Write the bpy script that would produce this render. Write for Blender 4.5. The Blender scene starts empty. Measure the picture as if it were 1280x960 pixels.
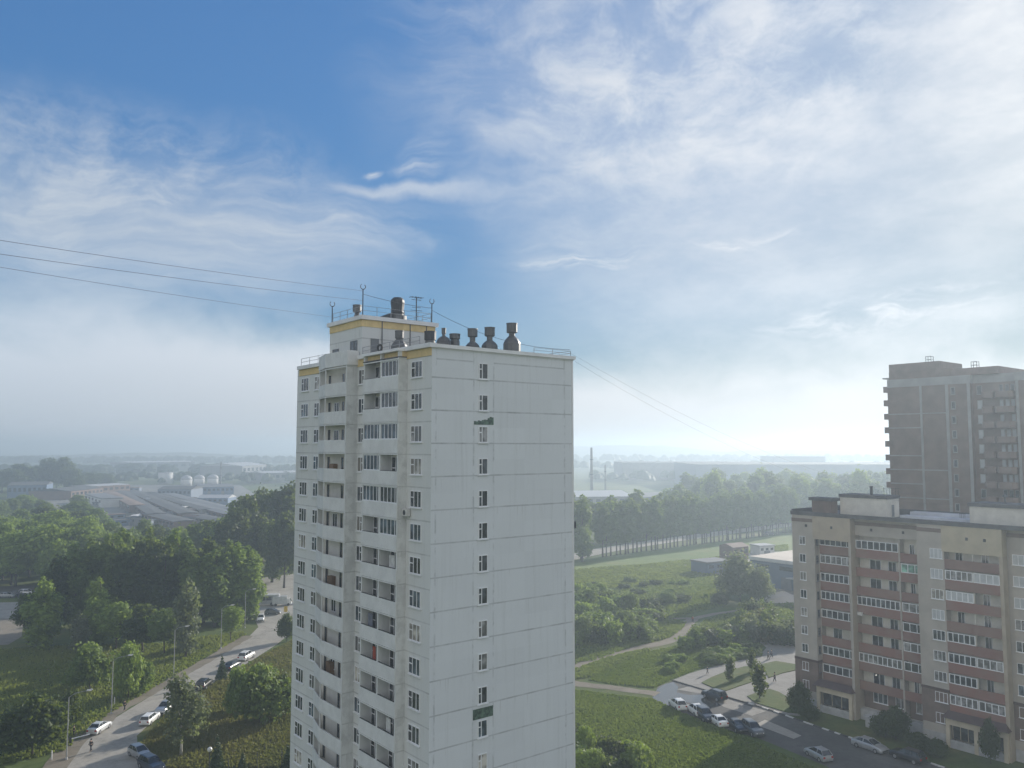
import bpy, bmesh, math, random
from math import radians as R, sin, cos, tan, pi, atan2, sqrt
from mathutils import Vector, Matrix
random.seed(7)
SC = bpy.context.scene
COL = SC.collection
# ------------------------------------------------------------------ camera
F = 1020.0; EYE = 43.0; PITCH = R(4.37)
cam_d = bpy.data.cameras.new('camera'); cam = bpy.data.objects.new('camera', cam_d)
COL.objects.link(cam); SC.camera = cam
cam_d.sensor_width = 36; cam_d.lens = 36 * F / 1280; cam_d.clip_end = 20000; cam_d.clip_start = 0.2
cam.location = (0, 0, EYE); cam.rotation_euler = (pi / 2 + PITCH, 0, 0)

def ray(px, py):
    xo = (px - 640) / F; yo = (480 - py) / F
    return Vector((xo, cos(PITCH) - yo * sin(PITCH), sin(PITCH) + yo * cos(PITCH)))
def G(px, py, z=0.0):
    d = ray(px, py); k = (z - EYE) / d.z
    return Vector((d.x * k, d.y * k, z))
def at(px, py, D):
    d = ray(px, py); k = D / d.y
    return Vector((d.x * k, D, EYE + d.z * k))

# ------------------------------------------------------------------ naming
def tag(o, label=None, cat=None, group=None, kind=None):
    if label: o['label'] = label
    if cat: o['category'] = cat
    if group: o['group'] = group
    if kind: o['kind'] = kind
    return o
def empty(name, loc=(0, 0, 0), rz=0.0, label=None, cat=None, group=None):
    o = bpy.data.objects.new(name, None); COL.objects.link(o)
    o.location = loc; o.rotation_euler = (0, 0, rz); o.empty_display_size = 0.5
    return tag(o, label, cat, group)
def copy_tree(o, parent=None):
    c = o.copy(); COL.objects.link(c)
    if parent is not None: c.parent = parent
    for ch in list(o.children): copy_tree(ch, c)
    return c

# ------------------------------------------------------------------ mesh builder
class Face:
    """a wall plane: origin, tangent (horizontal) and outward normal, all local 2-D"""
    def __init__(s, o, t, n): s.o = Vector(o); s.t = Vector(t).normalized(); s.n = Vector(n).normalized()
    def P(s, t, z, d=0.0):
        q = s.o + s.t * t + s.n * d
        return (q.x, q.y, z)
class MB:
    def __init__(s): s.v = []; s.f = []; s.m = []
    def add(s, vs, fs, mi=0):
        b = len(s.v); s.v.extend([tuple(v) for v in vs])
        for f in fs: s.f.append(tuple(b + i for i in f)); s.m.append(mi)
        return s
    BOXF = [(0, 3, 2, 1), (4, 5, 6, 7), (0, 1, 5, 4), (1, 2, 6, 5), (2, 3, 7, 6), (3, 0, 4, 7)]
    def box(s, x0, y0, z0, x1, y1, z1, mi=0):
        if x0 > x1: x0, x1 = x1, x0
        if y0 > y1: y0, y1 = y1, y0
        return s.add([(x0, y0, z0), (x1, y0, z0), (x1, y1, z0), (x0, y1, z0), (x0, y0, z1), (x1, y0, z1), (x1, y1, z1), (x0, y1, z1)], s.BOXF, mi)
    def fbox(s, fc, t0, t1, z0, z1, d0, d1, mi=0):
        P = fc.P
        vs = [P(t0, z0, d0), P(t1, z0, d0), P(t1, z0, d1), P(t0, z0, d1), P(t0, z1, d0), P(t1, z1, d0), P(t1, z1, d1), P(t0, z1, d1)]
        fl = [tuple(reversed(f)) for f in s.BOXF] if (fc.t.x * fc.n.y - fc.t.y * fc.n.x) < 0 else s.BOXF
        return s.add(vs, fl, mi)
    def prism(s, poly, z0, z1, mi=0, cap=True):
        a = sum(poly[i][0] * poly[(i + 1) % len(poly)][1] - poly[(i + 1) % len(poly)][0] * poly[i][1] for i in range(len(poly)))
        if a < 0: poly = list(reversed(poly))
        n = len(poly)
        vs = [(p[0], p[1], z0) for p in poly] + [(p[0], p[1], z1) for p in poly]
        fs = [(i, (i + 1) % n, n + (i + 1) % n, n + i) for i in range(n)]
        if cap: fs += [tuple(range(n - 1, -1, -1)), tuple(range(n, 2 * n))]
        return s.add(vs, fs, mi)
    def sheet(s, poly, z, mi=0):
        a = sum(poly[i][0] * poly[(i + 1) % len(poly)][1] - poly[(i + 1) % len(poly)][0] * poly[i][1] for i in range(len(poly)))
        if a < 0: poly = list(reversed(poly))
        return s.add([(p[0], p[1], z) for p in poly], [tuple(range(len(poly)))], mi)
    def lathe(s, prof, c=(0, 0, 0), n=14, mi=0):
        vs = []; fs = []
        for r, z in prof:
            for i in range(n):
                a = 2 * pi * i / n
                vs.append((c[0] + r * cos(a), c[1] + r * sin(a), c[2] + z))
        for k in range(len(prof) - 1):
            for i in range(n):
                j = (i + 1) % n
                fs.append((k * n + i, k * n + j, (k + 1) * n + j, (k + 1) * n + i))
        fs.append(tuple(range(n - 1, -1, -1))); fs.append(tuple(range((len(prof) - 1) * n, len(prof) * n)))
        return s.add(vs, fs, mi)
    def tube(s, pts, r, n=6, mi=0, taper=None):
        pts = [Vector(p) for p in pts]; vs = []; fs = []
        for k, p in enumerate(pts):
            d = (pts[min(k + 1, len(pts) - 1)] - pts[max(k - 1, 0)]).normalized()
            a = d.orthogonal().normalized(); b = d.cross(a)
            if k and abs(d.z) < .95:
                a = d.cross(Vector((0, 0, 1))).normalized(); b = d.cross(a)
            rr = r if taper is None else r + (taper - r) * k / (len(pts) - 1)
            if isinstance(r, (list, tuple)): rr = r[k]
            for i in range(n):
                t = 2 * pi * i / n
                vs.append(p + a * rr * cos(t) + b * rr * sin(t))
        for k in range(len(pts) - 1):
            for i in range(n):
                j = (i + 1) % n
                fs.append((k * n + i, k * n + j, (k + 1) * n + j, (k + 1) * n + i))
        fs.append(tuple(range(n - 1, -1, -1))); fs.append(tuple(range((len(pts) - 1) * n, len(pts) * n)))
        return s.add(vs, fs, mi)
    def bar(s, a, b, r, mi=0, n=4): return s.tube([a, b], r, n, mi)
    def mesh(s, name, mats, smooth=False):
        me = bpy.data.meshes.new(name); me.from_pydata(s.v, [], s.f)
        for m in (mats if isinstance(mats, (list, tuple)) else [mats]): me.materials.append(m)
        if any(s.m): me.polygons.foreach_set('material_index', s.m)
        if smooth: me.polygons.foreach_set('use_smooth', [True] * len(s.f))
        me.update()
        return me
    def build(s, name, mats, parent=None, smooth=False, loc=None, rz=None):
        o = bpy.data.objects.new(name, s.mesh(name, mats, smooth)); COL.objects.link(o)
        if parent is not None: o.parent = parent
        if loc is not None: o.location = loc
        if rz is not None: o.rotation_euler = (0, 0, rz)
        return o

# ------------------------------------------------------------------ materials
def nt(name):
    m = bpy.data.materials.new(name); m.use_nodes = True
    t = m.node_tree; t.nodes.clear()
    out = t.nodes.new('ShaderNodeOutputMaterial')
    return m, t, out
class N:
    """terse node helper"""
    def __init__(s, tree): s.t = tree
    def new(s, typ, **kw):
        n = s.t.nodes.new(typ)
        for k, v in kw.items(): setattr(n, k, v)
        return n
    def link(s, a, b): s.t.links.new(a, b)
    def put(s, sock, v):
        if isinstance(v, bpy.types.NodeSocket): s.t.links.new(v, sock)
        elif v is not None: sock.default_value = v
    def math(s, op, a, b=None, c=None, clamp=False):
        n = s.new('ShaderNodeMath', operation=op); n.use_clamp = clamp
        for i, v in enumerate((a, b, c)):
            if v is not None: s.put(n.inputs[i], v)
        return n.outputs[0]
    def mix(s, f, a, b, blend='MIX'):
        n = s.new('ShaderNodeMix', data_type='RGBA', blend_type=blend)
        s.put(n.inputs[0], f); s.put(n.inputs[6], a); s.put(n.inputs[7], b)
        return n.outputs[2]
    def noise(s, vec, scale, detail=4, rough=0.55, dist=0.0):
        n = s.new('ShaderNodeTexNoise'); n.inputs['Scale'].default_value = scale
        n.inputs['Detail'].default_value = detail; n.inputs['Roughness'].default_value = rough
        n.inputs['Distortion'].default_value = dist
        if vec is not None: s.link(vec, n.inputs['Vector'])
        return n.outputs['Fac']
    def ramp(s, f, lo, hi, a=0.0, b=1.0, smooth=True):
        n = s.new('ShaderNodeMapRange'); n.interpolation_type = 'SMOOTHSTEP' if smooth else 'LINEAR'
        s.put(n.inputs[0], f)
        for i, v in enumerate((lo, hi, a, b)): s.put(n.inputs[i + 1], v)
        return n.outputs[0]
    def scale(s, vec, sx, sy, sz, loc=(0, 0, 0), rot=(0, 0, 0)):
        n = s.new('ShaderNodeMapping'); s.link(vec, n.inputs[0])
        n.inputs['Scale'].default_value = (sx, sy, sz); n.inputs['Location'].default_value = loc; n.inputs['Rotation'].default_value = rot
        return n.outputs[0]
def c4(c): return (c[0], c[1], c[2], 1.0)
def mat(name, col, rough=0.7, var=0.15, vscale=0.6, metal=0.0, spec=0.5, streak=0.0, bump=0.0, bscale=8.0, col2=None):
    m, t, out = nt(name); n = N(t)
    p = n.new('ShaderNodeBsdfPrincipled'); n.link(p.outputs[0], out.inputs[0])
    p.inputs['Roughness'].default_value = rough; p.inputs['Metallic'].default_value = metal
    p.inputs['Specular IOR Level'].default_value = spec
    co = n.new('ShaderNodeTexCoord').outputs['Object']
    if var or streak or col2:
        f = n.ramp(n.noise(co, vscale, 5, 0.6), 0.3, 0.7)
        dark = c4([x * (1 - var) for x in col]); lite = c4([min(1, x * (1 + var * .6)) for x in (col2 or col)])
        c = n.mix(f, dark, lite)
        if streak:
            sv = n.scale(co, 2.2, 2.2, 0.12)
            sf = n.ramp(n.noise(sv, 1.0, 4, 0.6), 0.55, 0.8, 0, streak)
            c = n.mix(sf, c, c4([x * .55 for x in col]))
        n.link(c, p.inputs['Base Color'])
    else: p.inputs['Base Color'].default_value = c4(col)
    if bump:
        b = n.new('ShaderNodeBump'); b.inputs['Strength'].default_value = bump; b.inputs['Distance'].default_value = 0.05
        n.link(n.noise(co, bscale, 5, 0.6), b.inputs['Height']); n.link(b.outputs[0], p.inputs['Normal'])
    return m
def glass(name, col=(0.02, 0.025, 0.03), rough=0.06, var=0.5):
    m, t, out = nt(name); n = N(t)
    p = n.new('ShaderNodeBsdfPrincipled'); n.link(p.outputs[0], out.inputs[0])
    p.inputs['Roughness'].default_value = rough; p.inputs['Specular IOR Level'].default_value = 0.6
    co = n.new('ShaderNodeTexCoord').outputs['Object']; oi = n.new('ShaderNodeObjectInfo')
    add = n.new('ShaderNodeVectorMath', operation='ADD'); n.link(co, add.inputs[0])
    cmb = n.new('ShaderNodeCombineXYZ'); n.link(n.math('MULTIPLY', oi.outputs['Random'], 60.0), cmb.inputs[0]); n.link(cmb.outputs[0], add.inputs[1])
    f = n.ramp(n.noise(add.outputs[0], 0.9, 2, 0.5), 0.45, 0.68)
    n.link(n.mix(f, c4(col), c4([x * 3 + .05 * var for x in col])), p.inputs['Base Color'])
    return m

M = {}
M['white_trim'] = mat('white_trim', (.74, .74, .74), .5, .08)
M['window_white'] = mat('window_white', (.78, .79, .8), .35, .05)
M['glass'] = glass('window_glass')
M['glass_curtain'] = glass('window_glass_curtained', (.10, .10, .10), .15, .8)
M['glass_blue'] = glass('window_glass_bluish', (.03, .045, .06), .05, .4); M['glass_blind'] = glass('window_glass_blinds', (.2, .19, .17), .2, 1.2)
M['glass_green'] = glass('window_glass_green', (.10, .2, .16), .12, .5)
M['cream'] = mat('cream_render', (.70, .68, .62), .85, .08, .5, streak=.2)
M['parapet'] = mat('parapet_panel', (.70, .71, .70), .8, .08, .9, streak=.12)
M['yellow_band'] = mat('yellow_render', (.72, .55, .26), .85, .15, .8, streak=.3)
M['roof_felt'] = mat('roof_felt', (.09, .09, .095), .9, .3, .4)
M['dark_metal'] = mat('dark_metal', (.022, .025, .03), .55, .3, 1.5)
M['zinc'] = mat('zinc_metal', (.10, .105, .108), .5, .3, 1.2, metal=.3, streak=.3)
M['steel_rail'] = mat('steel_rail', (.25, .26, .27), .5, .2)
M['green_patch'] = mat('exposed_green_panel', (.035, .06, .045), .5, .5, 3.0, col2=(.08, .14, .1))
M['grey_door'] = mat('grey_door', (.17, .18, .19), .6, .15)
M['wood'] = mat('cupboard_wood', (.22, .14, .08), .7, .2)
for k_, c_ in dict(red=(.35, .06, .03), white=(.6, .6, .58), grey=(.15, .16, .2)).items(): M['cloth_' + k_] = mat('hung_cloth_' + k_, c_, .9, .2, 3)
M['rubber'] = mat('rubber', (.025, .025, .027), .8, .2)
M['plastic'] = mat('plastic_white', (.6, .6, .58), .5, .1)

def seam_wall(name, base, zs_off, hseam, vseams, vaxis, amount, extra=None):
    """painted concrete panels with worn joints: joints every `hseam` in z, verticals at `vseams` on local axis"""
    m, t, out = nt(name); n = N(t)
    p = n.new('ShaderNodeBsdfPrincipled'); n.link(p.outputs[0], out.inputs[0]); p.inputs['Roughness'].default_value = .85
    co = n.new('ShaderNodeTexCoord').outputs['Object']
    sx = n.new('ShaderNodeSeparateXYZ'); n.link(co, sx.inputs[0])
    z = n.math('SUBTRACT', sx.outputs[2], zs_off)
    fl = n.math('FLOOR', n.math('DIVIDE', n.math('ADD', z, hseam / 2), hseam))
    dz = n.math('ABSOLUTE', n.math('SUBTRACT', z, n.math('MULTIPLY', fl, hseam)))
    wob = n.math('MULTIPLY', n.math('SUBTRACT', n.noise(co, 1.6, 3, .6), .5), .06)
    line = n.ramp(n.math('ADD', dz, wob), .025, .085, 1, 0)
    ax = sx.outputs[vaxis]
    vert = None
    for q in vseams:
        d = n.math('ABSOLUTE', n.math('SUBTRACT', n.math('ADD', ax, n.math('MULTIPLY', wob, 1.5)), q))
        l = n.ramp(d, .03, .12, 1, 0)
        vert = l if vert is None else n.math('MAXIMUM', vert, l)
    if vert is not None:
        brk = n.ramp(n.noise(co, .9, 4, .7), .42, .6)
        line = n.math('MAXIMUM', line, n.math('MULTIPLY', n.math('MULTIPLY', vert, brk), .8))
    if extra:
        zz, *spans = extra
        l = n.ramp(n.math('ADD', n.math('ABSOLUTE', n.math('SUBTRACT', sx.outputs[2], zz)), wob), .025, .09, 1, 0)
        for (a_, b_) in spans:
            ins = n.math('MULTIPLY', n.math('GREATER_THAN', ax, a_), n.math('LESS_THAN', ax, b_))
            line = n.math('MAXIMUM', line, n.math('MULTIPLY', l, ins))
    wear = n.ramp(n.noise(co, .55, 4, .65), .3, .75, .35, 1.0)
    line = n.math('MULTIPLY', n.math('MULTIPLY', line, wear), amount)
    # panel to panel tone and soft dirt
    wn = n.new('ShaderNodeTexWhiteNoise', noise_dimensions='2D')
    cb = n.new('ShaderNodeCombineXYZ'); n.link(fl, cb.inputs[0]); n.link(n.math('FLOOR', n.math('DIVIDE', ax, 3.2)), cb.inputs[1]); n.link(cb.outputs[0], wn.inputs['Vector'])
    tone = n.math('ADD', n.math('MULTIPLY', wn.outputs['Value'], .12), n.math('MULTIPLY', n.noise(co, .25, 6, .7), .26))
    c = n.mix(tone, c4(base), c4([x * .62 for x in base]))
    sv = n.scale(co, 1.6, 1.6, .07)
    c = n.mix(n.ramp(n.noise(sv, 1.2, 4, .6), .5, .8, 0, .3), c, c4([base[0] * .6, base[1] * .6, base[2] * .57]))
    # run-off streaks hanging under each joint
    dn = n.math('SUBTRACT', n.math('MULTIPLY', fl, hseam), z)
    dn = n.math('ADD', dn, n.math('MULTIPLY', n.math('LESS_THAN', dn, 0.0), hseam))
    run = n.math('MULTIPLY', n.ramp(dn, .0, 1.5, 1, 0), n.ramp(n.noise(n.scale(co, 5.5, 5.5, .22), 1.0, 3, .6), .56, .72, 0, .34))
    c = n.mix(run, c, c4([base[0] * .5, base[1] * .48, base[2] * .44]))
    c = n.mix(line, c, c4([x * .34 for x in base]))
    n.link(c, p.inputs['Base Color'])
    b = n.new('ShaderNodeBump'); b.inputs['Strength'].default_value = .25; b.inputs['Distance'].default_value = .02
    n.link(n.noise(co, 14, 4, .6), b.inputs['Height']); n.link(b.outputs[0], p.inputs['Normal'])
    return m
# ------------------------------------------------------------------ world, sun, haze
SUN_AZ = 40.5; SUN_EL = 17.5
def make_world():
    w = bpy.data.worlds.new('World'); SC.world = w; w.use_nodes = True
    t = w.node_tree; t.nodes.clear(); n = N(t)
    out = n.new('ShaderNodeOutputWorld'); bg = n.new('ShaderNodeBackground'); n.link(bg.outputs[0], out.inputs[0])
    bg.inputs[1].default_value = SKY_STR
    sky = n.new('ShaderNodeTexSky', sky_type='NISHITA'); sky.sun_disc = False
    sky.sun_elevation = R(SUN_EL); sky.sun_rotation = R(SUN_AZ); sky.altitude = 150
    sky.air_density = 1.0; sky.dust_density = 0.4; sky.ozone_density = 3.0
    co = n.new('ShaderNodeTexCoord').outputs['Generated']
    s = n.new('ShaderNodeSeparateXYZ'); n.link(co, s.inputs[0])
    x, y, z = s.outputs
    az = n.math('MULTIPLY', n.math('ARCTAN2', x, y), 180 / pi)
    el = n.math('MULTIPLY', n.math('ARCSINE', z), 180 / pi)
    v = n.new('ShaderNodeCombineXYZ'); n.link(az, v.inputs[0]); n.link(el, v.inputs[1]); v = v.outputs[0]
    # warp for wispy edges
    wn = n.new('ShaderNodeTexNoise'); wn.inputs['Scale'].default_value = .11; wn.inputs['Detail'].default_value = 5; n.link(v, wn.inputs['Vector'])
    wsub = n.new('ShaderNodeVectorMath', operation='MULTIPLY_ADD'); n.link(wn.outputs['Color'], wsub.inputs[0]); wsub.inputs[1].default_value = (9, 5, 0); wsub.inputs[2].default_value = (-4.5, -2.5, 0)
    wv = n.new('ShaderNodeVectorMath', operation='ADD'); n.link(v, wv.inputs[0]); n.link(wsub.outputs[0], wv.inputs[1]); wv = wv.outputs[0]
    ws = n.new('ShaderNodeSeparateXYZ'); n.link(wv, ws.inputs[0]); waz, wel = ws.outputs[0], ws.outputs[1]
    def blob(a0, e0, ra, re, rot=0.0, p=1.0):
        da = n.math('SUBTRACT', waz, a0); de = n.math('SUBTRACT', wel, e0)
        c, s_ = cos(R(rot)), sin(R(rot))
        u = n.math('DIVIDE', n.math('ADD', n.math('MULTIPLY', da, c), n.math('MULTIPLY', de, s_)), ra)
        w_ = n.math('DIVIDE', n.math('SUBTRACT', n.math('MULTIPLY', de, c), n.math('MULTIPLY', da, s_)), re)
        d = n.math('SQRT', n.math('ADD', n.math('MULTIPLY', u, u), n.math('MULTIPLY', w_, w_)))
        return n.ramp(d, 0.15, 1.0, p, 0)
    def nz(sx, sy, scale, lo, hi, det=6, rough=.6, dist=.3, rot=0, loc=(0, 0, 0)):
        return n.ramp(n.noise(n.scale(wv, sx, sy, 1, loc, (0, 0, R(rot))), scale, det, rough, dist), lo, hi)
    puff = nz(1, 1.5, .15, .36, .66, 7, .64, .15)
    wisp = nz(.45, 1.9, .25, .38, .78, 7, .58, .4, 8)
    fine = nz(.5, 2.6, .5, .4, .75, 6, .65, .5, -6, (7, 3, 0))
    dens = None
    def add(b, tex, k):
        nonlocal dens
        q = n.math('MULTIPLY', b, k) if tex is None else n.math('MULTIPLY', n.math('MULTIPLY', b, tex), k)
        dens = q if dens is None else n.math('SUBTRACT', 1.0, n.math('MULTIPLY', n.math('SUBTRACT', 1.0, dens), n.math('SUBTRACT', 1.0, q)), clamp=True)
    for (b, tex, k) in SKY_BLOBS(blob, puff, wisp, fine): add(b, tex, k)
    # fine fibres combed through every veil, drifting down to the right on the left side and steeper on the right
    fa = n.ramp(n.noise(n.scale(wv, .35, 2.6, 1, (0, 0, 0), (0, 0, R(10))), .5, 6, .62, .15), .3, .72, .8, 1.1)
    fb = n.ramp(n.noise(n.scale(v, .6, 1.3, 1, (3, 9, 0), (0, 0, R(-38))), .22, 7, .66, .1), .3, .7, .74, 1.08)
    fm = n.new('ShaderNodeMix', data_type='FLOAT'); n.link(n.ramp(az, -8, 6, 0, 1), fm.inputs[0]); n.link(fa, fm.inputs[2]); n.link(fb, fm.inputs[3])
    dens = n.math('MULTIPLY', dens, fm.outputs[0], clamp=True)
    # fog banks low over the land: full towards the horizon, with a soft top whose height changes with azimuth
    top_l = n.ramp(az, -16, -2, 8.3, 4.0)
    top = n.math('MAXIMUM', top_l, n.ramp(az, -4, 6, 3.0, 5.2))
    top = n.math('ADD', top, n.math('MULTIPLY', n.math('SUBTRACT', n.noise(n.scale(wv, 1, 1.6, 1, (5, 2, 0)), .10, 5, .55), .5), 6.0))
    bank = n.ramp(n.math('SUBTRACT', el, top), -2.6, 2.2, 1, 0)
    bank = n.math('MULTIPLY', bank, n.ramp(n.math('ABSOLUTE', az), 60, 120, .97, .4))
    dens = n.math('SUBTRACT', 1.0, n.math('MULTIPLY', n.math('SUBTRACT', 1.0, dens), n.math('SUBTRACT', 1.0, bank)), clamp=True)
    # cloud radiance: brighter towards the sun
    sd = (sin(R(SUN_AZ)) * cos(R(SUN_EL)), cos(R(SUN_AZ)) * cos(R(SUN_EL)), sin(R(SUN_EL)))
    dot = n.new('ShaderNodeVectorMath', operation='DOT_PRODUCT'); n.link(co, dot.inputs[0]); dot.inputs[1].default_value = sd
    near = n.ramp(dot.outputs['Value'], .15, 1.0, 0, 1, False)
    near3 = n.math('POWER', near, 3.0)
    br = n.math('ADD', CLOUD_LO, n.math('MULTIPLY', near3, CLOUD_HI))
    cl = n.new('ShaderNodeVectorMath', operation='SCALE')
    n.link(n.mix(near, (.79, .91, 1.06, 1), (.97, .985, 1.0, 1)), cl.inputs[0]); n.link(br, cl.inputs['Scale'])
    # lower part of the fog greyer
    low = n.ramp(el, -1, 8, BANK_DARK, 1.06)
    low = n.math('MULTIPLY', low, n.ramp(el, 8, 14, 1.16, 1.0))
    cl2 = n.new('ShaderNodeVectorMath', operation='SCALE'); n.link(cl.outputs[0], cl2.inputs[0]); n.link(low, cl2.inputs['Scale'])
    skyc = n.mix(1.0, sky.outputs[0], SKY_TINT, 'MULTIPLY')
    L = n.new('ShaderNodeVectorMath', operation='DOT_PRODUCT'); n.link(skyc, L.inputs[0]); L.inputs[1].default_value = (.3, .5, .2)
    dv = n.new('ShaderNodeVectorMath', operation='SCALE'); n.link(skyc, dv.inputs[0])
    n.link(n.math('DIVIDE', 1.0, n.math('ADD', 1.0, n.math('MULTIPLY', n.math('MAXIMUM', n.math('SUBTRACT', L.outputs['Value'], 1.2), 0.0), .40))), dv.inputs['Scale']); skyc = dv.outputs[0]
    rear_fill = n.ramp(y, .2, -.4, 0, .75)  # unseen cloud cover added behind the camera for neutral light
    dens = n.math('MAXIMUM', dens, rear_fill)
    # added fill: unseen bright warm cloud behind the camera, lighting the shaded walls
    back = n.ramp(y, .2, -.4, 0, 1)
    rear_filled = n.mix(back, cl2.outputs[0], (REAR_FILL, REAR_FILL * .98, REAR_FILL * .96, 1))
    n.link(n.mix(dens, skyc, rear_filled), bg.inputs[0])
SKY_STR = 0.10; REAR_FILL = 5.8; CLOUD_LO = 4.0; CLOUD_HI = 1.9; BANK_DARK = .84; SKY_TINT = (.65, .95, 1.16, 1)  # the rear value sets the added fill behind the camera
def SKY_BLOBS(blob, puff, wisp, fine):
    return [
        (blob(-28, 17, 22, 6.5, 0), puff, .7), (blob(-26, 15, 24, 6, 0), None, .35),      # left veil
        (blob(-13, 14.5, 11, 3.2, 4), wisp, .75),    # curled streak over the tower
        (blob(-24, 12, 22, 5, 0), None, .5),
        (blob(-8, 17.6, 7.5, .8, 0), None, .55),     # thin straight streak
        (blob(-6.8, 19.6, 2.6, 1.7, 50), wisp, 1.0),  # small puff
        (blob(-9.6, 19.0, 1.0, .5, 20), wisp, .9),
        (blob(13, 24, 25, 13, 0), puff, .74), (blob(15, 22, 28, 15, 0), None, .42), (blob(16, 8, 26, 9, 0), None, .36),        # large veil, upper middle
        (blob(2, 19, 10, 9, 0), wisp, .5),
        (blob(34, 24, 12, 20, 0), None, .8),        # bright veil by the sun
        (blob(20, 14, 28, 10, 0), None, .38),
        (blob(5, 13, 6, .9, 3), fine, .8), (blob(17, 13.8, 9, .7, 0), fine, .7),
        (blob(24, 8.5, 12, 1.4, 4), fine, .8), (blob(28, 7.2, 10, 2.0, 6), None, .5),
        (blob(-1, 31, 14, 6, 30), wisp, .5),
    ]
make_world()
sun_d = bpy.data.lights.new('sun', 'SUN'); sun = bpy.data.objects.new('sun', sun_d); COL.objects.link(sun)
sun_d.energy = 5.0; sun_d.angle = R(.6); sun_d.color = (1.0, .93, .83)
sdir = Vector((sin(R(SUN_AZ)) * cos(R(SUN_EL)), cos(R(SUN_AZ)) * cos(R(SUN_EL)), sin(R(SUN_EL))))
sun.rotation_euler = sdir.to_track_quat('Z', 'Y').to_euler(); sun.location = (80, 60, 120)
# air
m, t_, out_ = nt('haze_air')
pv = t_.nodes.new('ShaderNodeVolumePrincipled'); t_.links.new(pv.outputs[0], out_.inputs['Volume'])
pv.inputs['Color'].default_value = (.50, .60, .70, 1); pv.inputs['Density'].default_value = .00078; pv.inputs['Anisotropy'].default_value = .44
hz = MB().box(-3200, -400, -2.0, 3600, 5200, 67.0).build('haze', m)
tag(hz, 'pale morning mist hanging over the whole district', 'mist', kind='stuff')
SC.view_settings.view_transform = 'Standard'; SC.view_settings.look = 'None'; SC.view_settings.gamma = 1; SC.view_settings.use_curve_mapping = False
SC.view_settings.exposure = 0.68
cy = SC.cycles
cy.use_denoising = True; cy.max_bounces = 6; cy.diffuse_bounces = 3; cy.glossy_bounces = 2; cy.transmission_bounces = 4; cy.transparent_max_bounces = 8; cy.volume_bounces = 2
cy.use_adaptive_sampling = True; cy.adaptive_threshold = 0.02; cy.caustics_reflective = False; cy.caustics_refractive = False
# ------------------------------------------------------------------ shared building bits
def window(fc, t0, t1, z0, z1, parent, cols=(0, .34, .67, 1), transom=None, d=0.0, gl=None, fw=.07, name='window', frame='window_white', sill=True, proud=.06):
    """a framed window on a facade: frame mesh (a part of the house) with its pane as a sub-part"""
    f = MB(); w = t1 - t0
    f.fbox(fc, t0, t1, z0, z0 + fw, d, d + proud); f.fbox(fc, t0, t1, z1 - fw, z1, d, d + proud)
    for k, c in enumerate(cols):
        x = t0 + w * c
        a, b = (x, x + fw) if k == 0 else ((x - fw, x) if k == len(cols) - 1 else (x - fw / 2, x + fw / 2))
        f.fbox(fc, a, b, z0 + fw, z1 - fw, d, d + proud)
    for tr in (transom or ()):
        a, b, fr = tr
        zz = z0 + (z1 - z0) * fr
        f.fbox(fc, t0 + w * a + fw / 2 + .002, t0 + w * b - fw / 2 - .002, zz - fw * .6, zz + fw * .6, d, d + proud - .004)
    if sill: f.fbox(fc, t0 - .08, t1 + .08, z0 - .07, z0 - .004, d, d + .14)
    o = f.build(name, M[frame], parent)
    g = MB().fbox(fc, t0 + fw * .6, t1 - fw * .6, z0 + fw * .6, z1 - fw * .6, d - .01, d + .025)
    g.build('pane', M[gl or random.choice(('glass', 'glass', 'glass', 'glass_curtain', 'glass_blue', 'glass_blind'))], o)
    return o

# ------------------------------------------------------------------ the white panel tower
TO = Vector((-6.44, 65.2)); TA = atan2(.6225, .783)     # local x runs along the end wall, local y along the balcony front
TW, TU = 15.35, 25.85; FH = 2.655
M['end_wall'] = seam_wall('end_wall_paint', (.72, .745, .765), 48.55, FH, (.44, 4.16, 6.24, 14.3), 0, .74, (50.05, (.44, 4.16), (6.24, 14.3)))
M['front_wall'] = seam_wall('front_wall_paint', (.72, .735, .72), 47.65, FH, (3.72, 12.44), 1, .6)
tower = empty('apartment_tower', (TO.x, TO.y, 0), TA, 'tall white concrete panel apartment tower with loggias and mushroom vents on its roof', 'apartment tower')
plan = [(0, 0), (0, 3.78), (-.8, 3.78), (-.8, 3.98), (.3, 3.98), (.3, 6.74), (-.8, 6.74), (-.8, 6.94), (.3, 6.94), (.3, 9.7), (-.8, 9.7), (-.8, 9.9), (0, 9.9),
        (0, 12.5), (-1.13, 12.5), (-1.13, 12.7), (.3, 12.7), (.3, 19.7), (-.35, 19.7), (-.35, 19.9), (0, 19.9), (0, TU), (TW, TU), (TW, 0)]
b = MB().prism(plan, 0, 50.95)
wall = b.build('wall', [M['front_wall'], M['end_wall'], M['cream'], M['roof_felt']], tower)
for p in wall.data.polygons:
    nn = p.normal; c = p.center
    if nn.z > .9: p.material_index = 3
    elif nn.y < -.9 and abs(c.y) < .01: p.material_index = 1
    elif c.x > .2 and c.x < 2 and 3 < c.y < 19.8 and nn.x < -.5: p.material_index = 2
END = Face((0, 0), (1, 0), (0, -1)); FRONT = Face((0, 0), (0, 1), (-1, 0)); BACK6 = Face((.3, 0), (0, 1), (-1, 0))
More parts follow.
